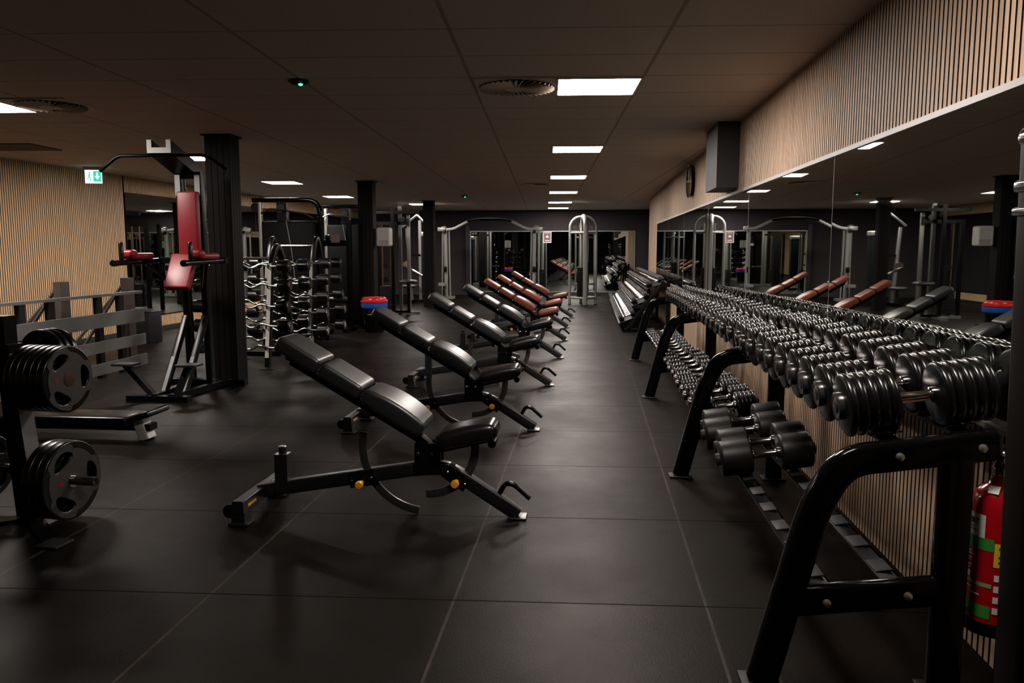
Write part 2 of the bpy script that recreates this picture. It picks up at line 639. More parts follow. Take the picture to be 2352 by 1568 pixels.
seams = [-2.55, -0.12, 2.31, 4.74, 7.17, 9.60, 12.03, 14.45, MIR_FAR]
tilts = [0, 0.05, -0.1, 0.12, -0.1, 0.08, -0.06, 0.1]
for i in range(len(seams) - 1):
    y0, y1 = seams[i] + 0.002, seams[i + 1] - 0.002
    yc = (y0 + y1) / 2
    mb = MB().box(-0.003, 0.003, y0 - yc, y1 - yc, MZ0, MZ1)
    o = obj('wall_mirror', mb, MIRROR, loc=(XW + 0.002, yc, 0), rot=(0, 0, math.radians(tilts[i])), smooth=False)
    pos = ['behind the camera', 'beside the camera', 'nearest in view, beside the near end of the dumbbell rack',
           'second in view, above the nearest rack bay', 'third in view, above the middle rack bay',
           'fourth in view, above the farthest bay of the arched rack', 'between the arched rack and the far rack',
           'farthest of all, next to the bare oak strip'][i]
    obj('polished_edge', MB().box(-0.004, 0.003, (y0 - yc) - 0.002, (y0 - yc) + 0.0015, MZ0, MZ1), ALU, o, smooth=False)
    tag(o, 'right wall mirror panel ' + pos, 'mirror', 'mirror panels along the right wall')

# recessed dark wall beyond the wood wall
struct('wall_right_recess', MB().box(1.72, 1.95, Y_END - 0.2, YB + 0.1, 0, CEIL_H), WALLD, smooth=False)
o = obj('wall_mirror', MB().box(1.708, 1.716, Y_END + 0.3, YB - 0.25, 0.1, 1.95), MIRROR, smooth=False)
tag(o, 'dark mirror in the recess past the oak wall, at the far right corner', 'mirror')

# back wall with its framed mirror
struct('wall_back', MB().box(-11, 2.2, YB, YB + 0.25, 0, CEIL_H), WALLD, smooth=False)
struct('baseboard_back', MB().box(-11, 1.72, YB - 0.05, YB, 0, 0.10), BASEB, smooth=False)
bx = [-3.68, -2.02, -0.36, 1.30]
for i in range(3):
    o = obj('wall_mirror', MB().box(bx[i] + 0.003, bx[i + 1] - 0.003, YB - 0.008, YB - 0.001, 0.105, 1.94), MIRROR, smooth=False)
    tag(o, 'back wall mirror panel, ' + ['leftmost, behind the cable crossover', 'middle one, with the notice fixed on it',
                                         'rightmost, behind the four sided pulley tower'][i], 'mirror', 'mirror panels on the back wall')
fm = MB()
fm.box(-3.70, 1.32, YB - 0.02, YB, 1.94, 1.965)
fm.box(-3.70, 1.32, YB - 0.02, YB, 0.10, 0.115)
fm.box(-3.715, -3.685, YB - 0.02, YB, 0.10, 1.965)
fm.box(1.305, 1.33, YB - 0.02, YB, 0.10, 1.965)
struct('trim_4', fm, ALU, smooth=False)
struct('trim_5', MB().box(-3.84, -3.72, YB - 0.06, YB, 0, CEIL_H - 0.45), BASEB, smooth=False)

# left wall: oak slats, then mirror
def LW(yl):
    return (LWX, LWY, 0)


wl = struct('wall_left', MB().box(-0.35, -0.02, -17, 14, 0, CEIL_H), FELT, loc=(LWX, LWY, 0), rot=(0, 0, LWA), smooth=False)
LM0 = 1.38
sl = slat_mb(-17, LM0, 0, CEIL_H, 0.0, sign=1)
for q in (slat_mb(LM0 + 0.01, 13.0, 2.33, CEIL_H, 0.0, sign=1), slat_mb(LM0 + 0.01, 13.0, 0.0, 0.27, 0.0, sign=1)):
    sl.add(q.v, q.f)
slat_obj(sl, wl, WOODL)
ly = [LM0 + 0.02, 3.6, 5.82, 8.04, 10.26, 12.48]
for i in range(5):
    o = obj('wall_mirror', MB().box(-0.006, 0.0, ly[i] + 0.003, ly[i + 1] - 0.003, 0.28, 2.32), MIRROR, loc=(LWX, LWY, 0), rot=(0, 0, LWA), smooth=False)
    tag(o, 'left wall mirror panel, ' + ['first after the oak slats', 'second after the oak slats', 'third after the oak slats, behind the barbell racks',
        'fourth after the oak slats, behind the black pulley machines', 'farthest, towards the back wall'][i], 'mirror', 'mirror panels on the left wall')
struct('trim_6', MB().box(-0.012, 0.012, LM0, 12.5, 0.265, 0.28), BLACK, loc=(LWX, LWY, 0), rot=(0, 0, LWA), smooth=False)
struct('baseboard_left', MB().box(-0.012, 0.02, -17, 13.0, 0, 0.07), BASEB, loc=(LWX, LWY, 0), rot=(0, 0, LWA), smooth=False)

# wall behind the camera
struct('wall_front', MB().box(-11, 2.2, YF - 0.2, YF, 0, CEIL_H), WALLD, smooth=False)

# clad columns
def column_mb():
    mb = MB()
    mb.box(-0.115, 0.115, -0.115, 0.115, 0, CEIL_H)
    for s in (-1, 1):
        for k in range(4):
            a = -0.128 + k * 0.0655
            mb.box(a, a + 0.0595, s * 0.115 if s > 0 else -0.131, 0.131 if s > 0 else -0.115, 0, CEIL_H)
            mb.box(s * 0.115 if s > 0 else -0.131, 0.131 if s > 0 else -0.115, a, a + 0.0595, 0, CEIL_H)
    mb.box(-0.16, 0.16, -0.16, 0.16, CEIL_H - 0.012, CEIL_H)
    return mb


cm = column_mb().mesh('column', False)
for i, (x, y) in enumerate([(-3.87, 8.16), (-3.93, 13.8), (-3.98, 19.45)]):
    o = obj('column', cm, CLADB, loc=(x, y, 0), rot=(0, 0, GRID_A * 0.6))
    tag(o, 'square black clad column, ' + ['nearest, beside the red padded tower', 'middle one, carrying the white dispenser',
                                           'farthest, left of the silver crossover'][i], 'column', 'black ceiling columns')
    o['kind'] = 'structure'

# ------------------------------------------------------------------ ceiling fittings
pan_me = MB().box(-0.283, 0.283, -0.283, 0.283, -0.002, 0.010).mesh('diffuser', False)
pan_me.materials.append(PANEL)
pan_dim = pan_me.copy()
pan_dim.materials[0] = PANEL_DIM
fr = MB()
for s in (-1, 1):
    fr.box(-0.299, 0.299, s * 0.291 - 0.008, s * 0.291 + 0.008, -0.006, 0.012)
    fr.box(s * 0.291 - 0.008, s * 0.291 + 0.008, -0.299, 0.299, -0.006, 0.012)
fr_me = fr.mesh('frame', False)
fr_me.materials.append(WHITE)
lights = []
R1 = [2.32, 5.95, 9.58, 13.22, 16.75, 20.28, 23.05]
R1L = ['out over the near end of the arched rack', 'nearest of the right row, beside the round vent', 'second of the right row', 'third of the right row', 'fourth of the right row',
       'fifth of the right row', 'farthest of the right row, over the back wall']
for y, l in zip(R1, R1L):
    lights.append((0.372, y, 'square white ceiling light panel, ' + l, 'ceiling light panels, right row'))
for y, l in zip([6.53, 10.28, 14.1, 17.93], ['at the left photo edge, beside a round vent', 'seen under the pull-up bar of the red padded tower',
                'above the nearer curl bar rack', 'just left of the middle column']):
    lights.append((-4.66, y, 'square white ceiling light panel, ' + l, 'ceiling light panels, left row'))
lights.append((-3.26, 21.0, 'small bright ceiling panel beside the top of the farthest column', 'ceiling light panels, left row'))
for gx, gy, lab, grp in lights:
    x, y = G2W(gx, gy)
    t = thing('ceiling_light', lab, 'light', (x, y, CEIL_H - 0.008), GRID_A, grp)
    obj('diffuser', pan_me if gy > 4 else pan_dim, None, t)
    obj('frame', fr_me, None, t)

# swirl vents
vd = MB().box(-0.297, 0.297, -0.297, 0.297, -0.002, 0.008)
vd_me = vd.mesh('face_plate', False)
CEILP = mat('vent plate paint', (0.55, 0.44, 0.36), 0.6, 0, 0.1, 30)
DARK = mat('vent slot shadow gap', (0.008, 0.007, 0.006), 0.9, 0, 0.1, 30)
vd_me.materials.append(CEILP)
sm, bm_ = MB(), MB()
sm.lathe([(-0.004, 0.275), (-0.004, 0.0001)], axis='z', n=48)
for k in range(36):
    a = 2 * PI * k / 36
    Mx = Matrix.Rotation(a, 4, 'Z')
    Mt = Matrix.Rotation(0.6, 4, 'X')
    bm_.box(0.085, 0.272, -0.012, 0.012, -0.0015, 0.0015, Mx @ Matrix.Translation((0, 0, -0.012)) @ Mt)
bm_.lathe([(-0.006, 0.10), (-0.018, 0.085), (-0.020, 0.0001)], axis='z', n=32)
s_me = sm.mesh('slot_disc', False); s_me.materials.append(DARK)
b_me = bm_.mesh('blades', False); b_me.materials.append(CEILP)
for gx, gy, l in [(-0.21, 5.94, 'round swirl ceiling vent beside the nearest light panel'), (-4.07, 6.53, 'round swirl ceiling vent near the left photo edge'),
                  (-0.21, 14.72, 'round swirl ceiling vent far along the right light row')]:
    x, y = G2W(gx, gy)
    t = thing('ceiling_vent', l, 'vent', (x, y, CEIL_H - 0.008), GRID_A, 'swirl ceiling vents')
    obj('face_plate', vd_me, None, t)
    obj('slot_disc', s_me, None, t)
    obj('blades', b_me, None, t)

# open dark tile at the upper left
x, y = G2W(-6.4, 9.15)
tag(obj('ceiling_hatch', MB().box(-0.62, 0.62, -0.3, 0.3, -0.006, 0.004), mat('dark hatch', (0.05, 0.037, 0.03), 0.8), loc=(x, y, CEIL_H - 0.004), rot=(0, 0, GRID_A), smooth=False),
    'dark flush ceiling panel above the oak wall, upper left', 'hatch')

# small emergency lights with a green led
for i, (gx, gy) in enumerate([(-1.74, 5.68), (-1.80, 17.76)]):
    x, y = G2W(gx, gy)
    t = thing('emergency_light', ['small ceiling emergency spot with green glow, near the front', 'small ceiling emergency spot with green glow, far back'][i], 'emergency light',
              (x, y, CEIL_H), GRID_A, 'emergency ceiling spots')
    obj('housing', MB().lathe([(0, 0.075), (-0.012, 0.072), (-0.03, 0.045), (-0.032, 0.0001)], axis='z', n=24), DGREY, t)
    obj('lens', MB().lathe([(0, 0.016), (-0.008, 0.013), (-0.013, 0.0001)], (0.02, -0.02, -0.030), 'z', 16), LED, t)
    obj('bracket', MB().tube([(-0.05, 0.06, -0.004), (0.0, 0.075, -0.012), (0.06, 0.07, -0.004)], 0.003, 6), CHROME, t)

# hanging emergency exit sign by the left wall
t = thing('exit_sign', 'lit green and white exit sign hanging near the left oak wall', 'sign', (-7.17, 11.0, CEIL_H), math.radians(14))
obj('housing', MB().box(-0.13, 0.13, -0.025, 0.025, -0.045, 0), GREYPL, t, smooth=False)
obj('lit_panel', MB().box(-0.115, 0.115, -0.006, 0.006, -0.235, -0.045), SIGNW, t, smooth=False)
obj('green_field', MB().box(0.0, 0.105, -0.009, -0.0062, -0.21, -0.06), SIGNG, t, smooth=False)
obj('arrow', curve_mesh([[(-0.012, 0.05), (0.012, 0.05), (0.012, 0.0), (0.036, 0.0), (0.0, -0.05), (-0.036, 0.0), (-0.012, 0.0)]], 0.0008), SIGNW, t, (0.053, -0.0102, -0.132), (PI / 2, 0, 0))
pm = MB()
pm.lathe([(-0.001, 0.011), (0.001, 0.011)], (-0.048, -0.0072, -0.085), 'y', 14)
pm.bar((-0.045, -0.0072, -0.10), (-0.06, -0.0072, -0.14), 0.002, 0.016, (0, 1, 0))
pm.bar((-0.06, -0.0072, -0.14), (-0.038, -0.0072, -0.165), 0.002, 0.012, (0, 1, 0))
pm.bar((-0.038, -0.0072, -0.165), (-0.045, -0.0072, -0.20), 0.002, 0.010, (0, 1, 0))
pm.bar((-0.06, -0.0072, -0.14), (-0.085, -0.0072, -0.18), 0.002, 0.010, (0, 1, 0))
pm.bar((-0.05, -0.0072, -0.105), (-0.026, -0.0072, -0.125), 0.002, 0.008, (0, 1, 0))
pm.bar((-0.05, -0.0072, -0.105), (-0.08, -0.0072, -0.125), 0.002, 0.008, (0, 1, 0))
obj('running_figure', pm, SIGNG, t, smooth=False)

# wall clock and boxed housing on the right wall
t = thing('wall_clock', 'round black wall clock with a chrome rim above the mirror', 'clock', (XW, 11.1, 2.325))
obj('case', MB().lathe([(0, 0.20), (-0.05, 0.22), (-0.06, 0.215), (-0.06, 0.19)], axis='x', n=48), GLOSS, t)
obj('rim', MB().lathe([(-0.048, 0.224), (-0.066, 0.226), (-0.072, 0.215), (-0.066, 0.206), (-0.048, 0.206)], axis='x', n=48), CHROME, t)
obj('dial', MB().lathe([(-0.058, 0.19), (-0.0585, 0.0001)], axis='x', n=48), DGREY, t)
obj('hands', MB().box(-0.064, -0.060, -0.006, 0.006, -0.02, 0.15).box(-0.064, -0.060, -0.02, 0.10, -0.005, 0.005), WHITE, t, smooth=False)
tag(obj('wall_housing', MB().box(XW - 0.207, XW - 0.001, 7.7, 8.42, 1.985, CEIL_H - 0.001), mat('anthracite board', (0.014, 0.014, 0.014), 0.6, 0, 0.12, 8), smooth=False),
    'tall anthracite box housing fixed to the right wall under the ceiling', 'box')

# ------------------------------------------------------------------ adjustable benches
def bench(label, loc, pad, grp):
    """origin on the floor under the front foot; the rear points to -x"""
    t = thing('adjustable_bench', label, 'bench', loc, 0, grp)
    X = 0.36          # measured coordinates are shifted so that the front foot is the origin
    ny = (0, 1, 0)
    path = [(-1.42, 0, 0.105), (-0.52, 0, 0.258), (-0.40, 0, 0.262), (-0.33, 0, 0.23), (-0.005, 0, 0.020)]
    obj('main_beam', MB().sweep(bend(path, 0.10), rsec(0.06, 0.075, 0.012), ny), BENCHF, t)
    m = MB().sweep([(-1.42, -0.28, 0.095), (-1.42, 0.28, 0.095)], rsec(0.06, 0.075, 0.01), (1, 0, 0))
    for s in (-1, 1):
        m.box(-1.455, -1.385, s * 0.245 - 0.035, s * 0.245 + 0.035, 0.018, 0.07)
    obj('rear_crossbar', m, BENCHF, t)
    for s in (-1, 1):
        obj('foot', MB().rbox(0.11, 0.085, 0.018, 0.006, Matrix.Translation((-1.42, s * 0.245, 0.009))), DGREY, t)
        obj('wheel', MB().lathe([(-0.015, 0.03), (-0.012, 0.036), (0.012, 0.036), (0.015, 0.03)], (-1.475, s * 0.245, 0.07), 'y', 20), RUBBER, t)
    obj('foot', MB().rbox(0.10, 0.10, 0.012, 0.005, Matrix.Translation((-0.01, 0, 0.006))), BENCHF, t)
    m = MB().box(-1.32, -1.25, -0.035, 0.035, 0.10, 0.315)
    m.lathe([(0.31, 0.022), (0.352, 0.022), (0.356, 0.018)], (-1.285, 0, 0), 'z', 16)
    obj('storage_post', m, BENCHF, t)
    lb = obj('sticker', MB().box(-0.0008, 0.0008, -0.05, 0.05, -0.008, 0.008), YELLOW, t, (-1.39, -0.17, 0.095), smooth=False)
    # back rest on a 31 degree slope
    th = math.radians(30.6)
    d = V((-math.cos(th), 0, math.sin(th)))
    nrm = V((math.sin(th), 0, math.cos(th)))
    base = V((-0.508, 0, 0.443))          # lower end of the pads, underside
    B = Matrix(((d.x, 0, nrm.x, base.x), (0, 1, 0, 0), (d.z, 0, nrm.z, base.z), (0, 0, 0, 1)))
    obj('back_support', MB().sweep([V((-0.47, 0, 0.365)), base + d * 0.02 - nrm * 0.03, base + d * 0.80 - nrm * 0.03], rsec(0.06, 0.05, 0.008), ny)
        .rbox(0.30, 0.20, 0.02, 0.006, B @ Matrix.Translation((0.2, 0, -0.008))).rbox(0.40, 0.18, 0.02, 0.006, B @ Matrix.Translation((0.62, 0, -0.008))), BLACK, t)
    for (a, l, dm, tp) in ((0.185, 0.36, 0.028, (0, 0, 1, 0.10)), (0.502, 0.245, 0.002, (0, -0.02, 1, 0.0)), (0.765, 0.255, 0.002, (-0.02, -0.06, 1, 0.0))):
        obj('back_pad', MB().rbox(l, 0.265, 0.080, 0.022, B @ Matrix.Translation((a, 0, 0.04)), 4, dm, tp), pad, t, ang=60)
    # seat
    ts = math.radians(12)
    Sx = Matrix.Translation((-0.268, 0, 0.450)) @ Matrix.Rotation(-ts, 4, 'Y')
    obj('seat_pad', MB().rbox(0.325, 0.26, 0.085, 0.038, Sx, 4, 0.012, (0.10, -0.22, 1, 0.0)), VINYLG if pad is VINYL else pad, t, ang=60)
    m = MB().sweep([(-0.45, 0, 0.36), (-0.16, 0, 0.43)], rsec(0.06, 0.045, 0.008), ny)
    m.lathe([(-0.05, 0.022), (0.05, 0.022)], (-0.14, 0, 0.405), 'y', 14)
    obj('seat_support', m, BLACK, t)
    # pivot bracket
    m = MB()
    for s in (-1, 1):
        m.box(-0.55, -0.41, s * 0.042 - 0.005, s * 0.042 + 0.005, 0.24, 0.40)
    m.box(-0.52, -0.44, -0.04, 0.04, 0.25, 0.36)
    obj('pivot_bracket', m, BLACK, t, smooth=False)
    for (bxx, bz) in ((-0.53, 0.345), (-0.455, 0.343)):
        obj('bolt', MB().lathe([(-0.044, 0.011), (-0.056, 0.010), (-0.060, 0.006)], (bxx, 0, bz), 'y', 12), CHROME, t)
    # curved ladder plates
    for (nm, r, a0, a1) in (('back_ladder', 0.352, 168, 262), ('seat_ladder', 0.255, 8, -92)):
        pts = arc(-0.49, 0.37, r, a0, a1)
        m = MB().sweep(pts, rsec(0.010, 0.045, 0.004), ny)
        lad = obj(nm, m, LADD, t)
        hm = MB()
        for k in range(8):
            p = arc(-0.49, 0.37, r, a1 + (a0 - a1) * (0.06 + 0.055 * k), 0, k=1)[0]
            hm.lathe([(-0.0058, 0.009), (-0.0062, 0.0001)], (p.x, 0, p.z), 'y', 10)
        obj('hole_row', hm, INK, lad)
    # sleeves with yellow pull pins
    for (kx, kz, ang_) in ((-0.84, 0.195, -9.7), (-0.33, 0.215, 35)):
        a = math.radians(ang_)
        dd = V((math.cos(a), 0, -math.sin(a)))
        obj('sleeve', MB().sweep([V((kx, 0, kz)) - dd * 0.07, V((kx, 0, kz)) + dd * 0.07], rsec(0.074, 0.088, 0.01), ny), BLACK, t)
        for s in (-0.055, 0.055):
            p = V((kx, 0, kz)) + dd * s
            obj('bolt', MB().lathe([(-0.036, 0.009), (-0.045, 0.008), (-0.048, 0.004)], tuple(p), 'y', 12), CHROME, t)
        kb = obj('pull_pin', MB().lathe([(-0.036, 0.012), (-0.075, 0.012), (-0.076, 0.021), (-0.09, 0.022), (-0.098, 0.018), (-0.10, 0.0001)], (kx, 0, kz - 0.018), 'y', 20), YELLOW, t)
        kb['label'] = 'round yellow pull pin knob'
    obj('front_handle', MB().tube(bend([(-0.13, 0, 0.085), (-0.075, 0, 0.185), (-0.03, 0, 0.18), (0.055, 0, 0.105)], 0.05), 0.014, 12), BLACK, t)
    return t


BL = ['nearest black padded incline bench, with yellow pins', 'second black padded incline bench from the front', 'third black padded incline bench from the front',
      'fourth and farthest black padded incline bench', 'nearest rust brown padded incline bench', 'middle rust brown padded incline bench',
      'farthest rust brown padded incline bench, before the back mirror']
BX = [-0.36, -0.42, -0.40, -0.37, -0.37, -0.40, -0.36]
BY = [4.04, 6.08, 8.14, 10.24, 12.25, 14.3, 16.45]
ang = [0, 0, 0, 0.3, -0.6, 0.5, -0.4]
b0 = bench(BL[0], (BX[0], BY[0], 0), VINYL, 'row of incline benches')
b4 = bench(BL[4], (BX[4], BY[4], 0), BROWN, 'row of incline benches')
for i in (1, 2, 3):
    dup(b0, (BX[i], BY[i], 0), (0, 0, math.radians(ang[i])), BL[i])
for i in (5, 6):
    dup(b4, (BX[i], BY[i], 0), (0, 0, math.radians(ang[i])), BL[i])

# ------------------------------------------------------------------ arched dumbbell rack, three bays
FR_Y = [2.52, 4.90, 7.56, 10.13]
RS = math.radians(8.5)


def frame_mesh():
    ny = (0, 1, 0)
    p = [(0.572, 0, 0.012), (0.716, 0, 0.60), (0.80, 0, 0.752), (0.96, 0, 0.772), (1.245, 0, 0.815)]
    m = MB()
    m.sweep(bend(p, 0.22, 10), rsec(0.062, 0.098, 0.02), ny)
    m.sweep([(1.135, 0, 0.79), (1.135, 0, 0.012)], rsec(0.062, 0.098, 0.02), ny)
    m.sweep([(0.665, 0, 0.283), (1.10, 0, 0.338)], rsec(0.05, 0.088, 0.008), ny)
    return m


fm_me = frame_mesh().mesh('end_frame'); fm_me.materials.append(GLOSS)
ft_me = MB().rbox(0.14, 0.10, 0.012, 0.004).mesh('foot_plate'); ft_me.materials.append(DGREY)
bo_me = MB().lathe([(0, 0.013), (-0.010, 0.012), (-0.013, 0.008), (-0.014, 0.0001)], axis='y', n=12).mesh('bolt'); bo_me.materials.append(STEEL)
# saddle: shallow cup running along y
sp_ = [(0.0, -0.075, 0.0205), (0.0, -0.055, 0.011), (0.0, -0.028, 0.003), (0.0, 0.0, 0.0), (0.0, 0.028, 0.003), (0.0, 0.055, 0.011), (0.0, 0.075, 0.0205)]
sd_me = MB().sweep(sp_, rsec(0.085, 0.004), (1, 0, 0)).mesh('saddle'); sd_me.materials.append(BLACK)
sf_me = MB().rbox(0.055, 0.10, 0.006, 0.002).lathe([(0.0032, 0.012), (0.0036, 0.0001)], (0, -0.035, 0), 'z', 12).mesh('saddle')
sf_me.materials.append(DGREY)


def bay(label, ia, ib, frames):
    ya, yb = FR_Y[ia], FR_Y[ib]
    t = thing('dumbbell_rack', label, 'rack', (0.85, (ya + yb) / 2, 0), 0, 'arched dumbbell rack bays')
    ox, oy = -0.85, -(ya + yb) / 2
    for fi in frames:
        f = obj('end_frame', fm_me, None, t, (ox, oy + FR_Y[fi], 0))
        for fx in (0.572, 1.135):
            obj('foot_plate', ft_me, None, f, (fx, 0, 0.006))
        for (bx_, bz) in ((0.955, 0.775), (1.195, 0.808)):
            obj('bolt', bo_me, None, f, (bx_, -0.03, bz))
        for (bx_, bz) in ((0.76, 0.292), (1.005, 0.326)):
            obj('bolt', bo_me, None, f, (bx_, -0.025, bz))
    for (x, z) in ((0.97, 0.775), (1.19, 0.806), (0.765, 0.290), (0.985, 0.318)):
        m = MB()
        m.box(-0.035, 0.035, ya + 0.03, yb - 0.03, 0.018, 0.024)
        m.box(0.029, 0.035, ya + 0.03, yb - 0.03, -0.02, 0.024)
        obj('rail', m, BLACK, t, (ox + x, oy, z), smooth=False)
    n = 10
    for k in range(n):
        y = ya + 0.17 + (yb - ya - 0.34) * k / (n - 1)
        for (x, z) in ((0.97, 0.801), (1.19, 0.832)):
            obj('saddle', sd_me, None, t, (ox + x, oy + y, z), (0, -RS, 0))
        for (x, z) in ((0.765, 0.318), (0.985, 0.346)):
            obj('saddle', sf_me if ia == 0 else sd_me, None, t, (ox + x, oy + y, z), (0, -RS, 0))
    return t


bay('nearest bay of the black arched dumbbell rack, lower shelf half empty', 0, 1, (0, 1))
bay('middle bay of the black arched dumbbell rack', 1, 2, (2,))
bay('farthest bay of the black arched dumbbell rack', 2, 3, (3,))


def db_meshes(L, R, n, smooth_head=False, ncirc=32):
    """left head spans x = -hl-L .. -hl"""
    hl = 0.066
    prof = []
    if smooth_head:
        e = 0.014
        prof = [(-hl - L, 0.0001), (-hl - L, R - e)] + [(-hl - L + e * (1 - math.cos(a)), R - e + e * math.sin(a)) for a in (0.4, 0.8, 1.2, 1.57)]
        prof += [(-hl - e * (1 - math.cos(a)), R - e + e * math.sin(a)) for a in (1.57, 1.2, 0.8, 0.4)] + [(-hl, R - e), (-hl + 0.0005, 0.0001)]
    else:
        st = L / n
        prof = [(-hl - L, 0.0001), (-hl - L, R * 0.80), (-hl - L + 0.002, R * 0.86)]
        for k in range(n):
            x0 = -hl - L + st * k
            for u, q in ((0.06, 0.90), (0.18, 0.965), (0.35, 0.995), (0.5, 1.0), (0.65, 0.995), (0.82, 0.965), (0.94, 0.90)):
                prof.append((x0 + st * u, R * q))
            if k < n - 1:
                prof.append((x0 + st, R * 0.875))
        prof += [(-hl - 0.002, R * 0.86), (-hl, R * 0.80), (-hl + 0.0005, 0.0001)]
    head = MB().lathe(prof, axis='x', n=ncirc).mesh('head', True, 50)
    cr = R * (0.44 if not smooth_head else 0.34)
    cap = MB().lathe([(-hl - L - 0.004 + 0.004, cr), (-hl - L - 0.016, cr), (-hl - L - 0.020, cr * 0.9), (-hl - L - 0.018, cr * 0.55), (-hl - L - 0.021, cr * 0.45), (-hl - L - 0.021, 0.0001)], axis='x', n=24).mesh('end_cap')
    hd = MB().lathe([(-hl - 0.003, 0.026), (-hl + 0.012, 0.026), (-hl + 0.014, 0.019), (-hl + 0.022, 0.0165), (0, 0.0175), (hl - 0.022, 0.0165), (hl - 0.014, 0.019), (hl - 0.012, 0.026), (hl + 0.003, 0.026)], axis='x', n=16).mesh('handle')
    head.materials.append(RUBBERM if smooth_head else RUBBER)
    cap.materials.append(DCHROME if not smooth_head else DGREY)
    hd.materials.append(CHROME)
    return head, cap, hd


def dumbbell(ms, R, label, loc, grp, tilt=-RS, spin=0.0, caps=True):
    t = thing('dumbbell', label, 'dumbbell', loc, 0, grp, (0, tilt, 0))
    head, cap, hd = ms
    h = obj('head', head, None, t, (0, 0, R), (spin, 0, 0))
    if caps:
        obj('end_cap', cap, None, h)
    h = obj('head', head, None, t, (0, 0, R), (spin, 0, PI))
    if caps:
        obj('end_cap', cap, None, h)
    obj('handle', hd, None, t, (0, 0, R))
    return t


BAYN = ['nearest', 'middle', 'farthest']
cache = {}
for b in range(3):
    ya, yb = FR_Y[b], FR_Y[b + 1]
    for k in range(10):
        y = ya + 0.17 + (yb - ya - 0.34) * k / 9
        i = b * 10 + k
        if b == 0:
            L, R, n = 0.163 - 0.025 * k / 9, 0.106 - 0.004 * k / 9, 5
        elif b == 1:
            L, R, n = 0.125 - 0.03 * k / 9, 0.096 - 0.008 * k / 9, 5 if k < 4 else 4
        else:
            L, R, n = 0.088 - 0.03 * k / 9, 0.082 - 0.012 * k / 9, 4 if k < 5 else 3
        ms = db_meshes(round(L, 3), R, n, ncirc=32 if b == 0 else 24)
        dumbbell(ms, R, '%s ribbed dumbbell from the near end, top tier, %s arched rack bay' % (ordinal(k), BAYN[b]), (1.08 + random.uniform(-0.008, 0.008), y + random.uniform(-0.004, 0.004), 0.8225),
                 'top tier dumbbells, %s bay' % BAYN[b], spin=random.uniform(0, 6))
# lower tier: four smooth heavy ones, then small ribbed ones
ms = db_meshes(0.15, 0.086, 1, True)
ya, yb = FR_Y[0], FR_Y[1]
for k in range(4):
    y = ya + 0.17 + (yb - ya - 0.34) * (6 + k) / 9
    dumbbell(ms, 0.086, '%s smooth cylinder dumbbell from the empty saddles, lower tier, nearest arched bay' % ordinal(k), (0.875 + (0.02 if k % 2 else -0.012), y - 0.20 + 0.03 * k, 0.3405), 'smooth dumbbells on the lower tier', spin=random.uniform(0, 6))
for b in (1, 2):
    ya, yb = FR_Y[b], FR_Y[b + 1]
    for k in range(10):
        y = ya + 0.17 + (yb - ya - 0.34) * k / 9
        L, R, n = (0.125 - 0.03 * k / 9, 0.082 - 0.01 * k / 9, 5 if k < 5 else 4) if b == 1 else (0.085, 0.062 - 0.006 * k / 9, 3)
        ms = db_meshes(round(L, 3), R, n, ncirc=24)
        dumbbell(ms, R, '%s ribbed dumbbell from the near end, lower tier, %s arched rack bay' % (ordinal(k), BAYN[b]), (0.875 + random.uniform(-0.008, 0.008), y + random.uniform(-0.003, 0.003), 0.3375),
                 'lower tier dumbbells, %s bay' % BAYN[b], spin=random.uniform(0, 6))

# ------------------------------------------------------------------ far three tier dumbbell rack
FY0, FY1 = 13.75, 20.6
tr = thing('dumbbell_rack', 'three tier black dumbbell rack beyond the arched rack, against the right wall', 'rack', (0.95, (FY0 + FY1) / 2, 0))
oy = -(FY0 + FY1) / 2
TIER = [(0.66, 0.20), (0.88, 0.50), (1.12, 0.79)]
for y in (FY0, FY0 + 2.28, FY0 + 4.57, FY1):
    m = MB().sweep([(-0.30, 0, 0.03), (0.30, 0, 0.86)], rsec(0.06, 0.08, 0.01), (0, 1, 0))
    m.sweep([(-0.36, 0, 0.03), (0.375, 0, 0.03)], rsec(0.06, 0.06, 0.01), (0, 1, 0))
    m.sweep([(0.375, 0, 0.9), (0.375, 0, 0.03)], rsec(0.06, 0.06, 0.01), (0, 1, 0))
    obj('end_frame', m, BLACK, tr, (0, oy + y, 0))
TT = math.radians(22)
for (x, z) in TIER:
    Mx = Matrix.Translation((x - 0.95, 0, z)) @ Matrix.Rotation(-TT, 4, 'Y')
    m = MB()
    m.box(-0.175, 0.175, FY0 + oy, FY1 + oy, -0.006, 0.0, Mx)
    m.box(-0.181, -0.175, FY0 + oy, FY1 + oy, -0.03, 0.012, Mx)
    obj('shelf', m, DGREY, tr, smooth=False)
hx = MB()
far_sets = [(2, 34, 0.062, 0.085, 4, 'top'), (1, 25, 0.070, 0.085, 3, 'middle'), (0, 24, 0.068, 0.085, 3, 'lowest')]
for (ti, cnt, R, L, n, nm) in far_sets:
    ms = db_meshes(L, R, n, ncirc=14)
    if nm == 'middle':
        ms[2].materials.clear(); ms[2].materials.append(CHROME)
    x, z = TIER[ti]
    for k in range(cnt):
        y = FY0 + 0.10 + (FY1 - FY0 - 0.2) * k / (cnt - 1)
        dumbbell(ms, R, '%s dumbbell from the near end, %s tier, far three tier rack' % (ordinal(k), nm), (x, y, z + 0.001), '%s tier dumbbells, far rack' % nm, -TT, random.uniform(0, 6), caps=(ti != 0))

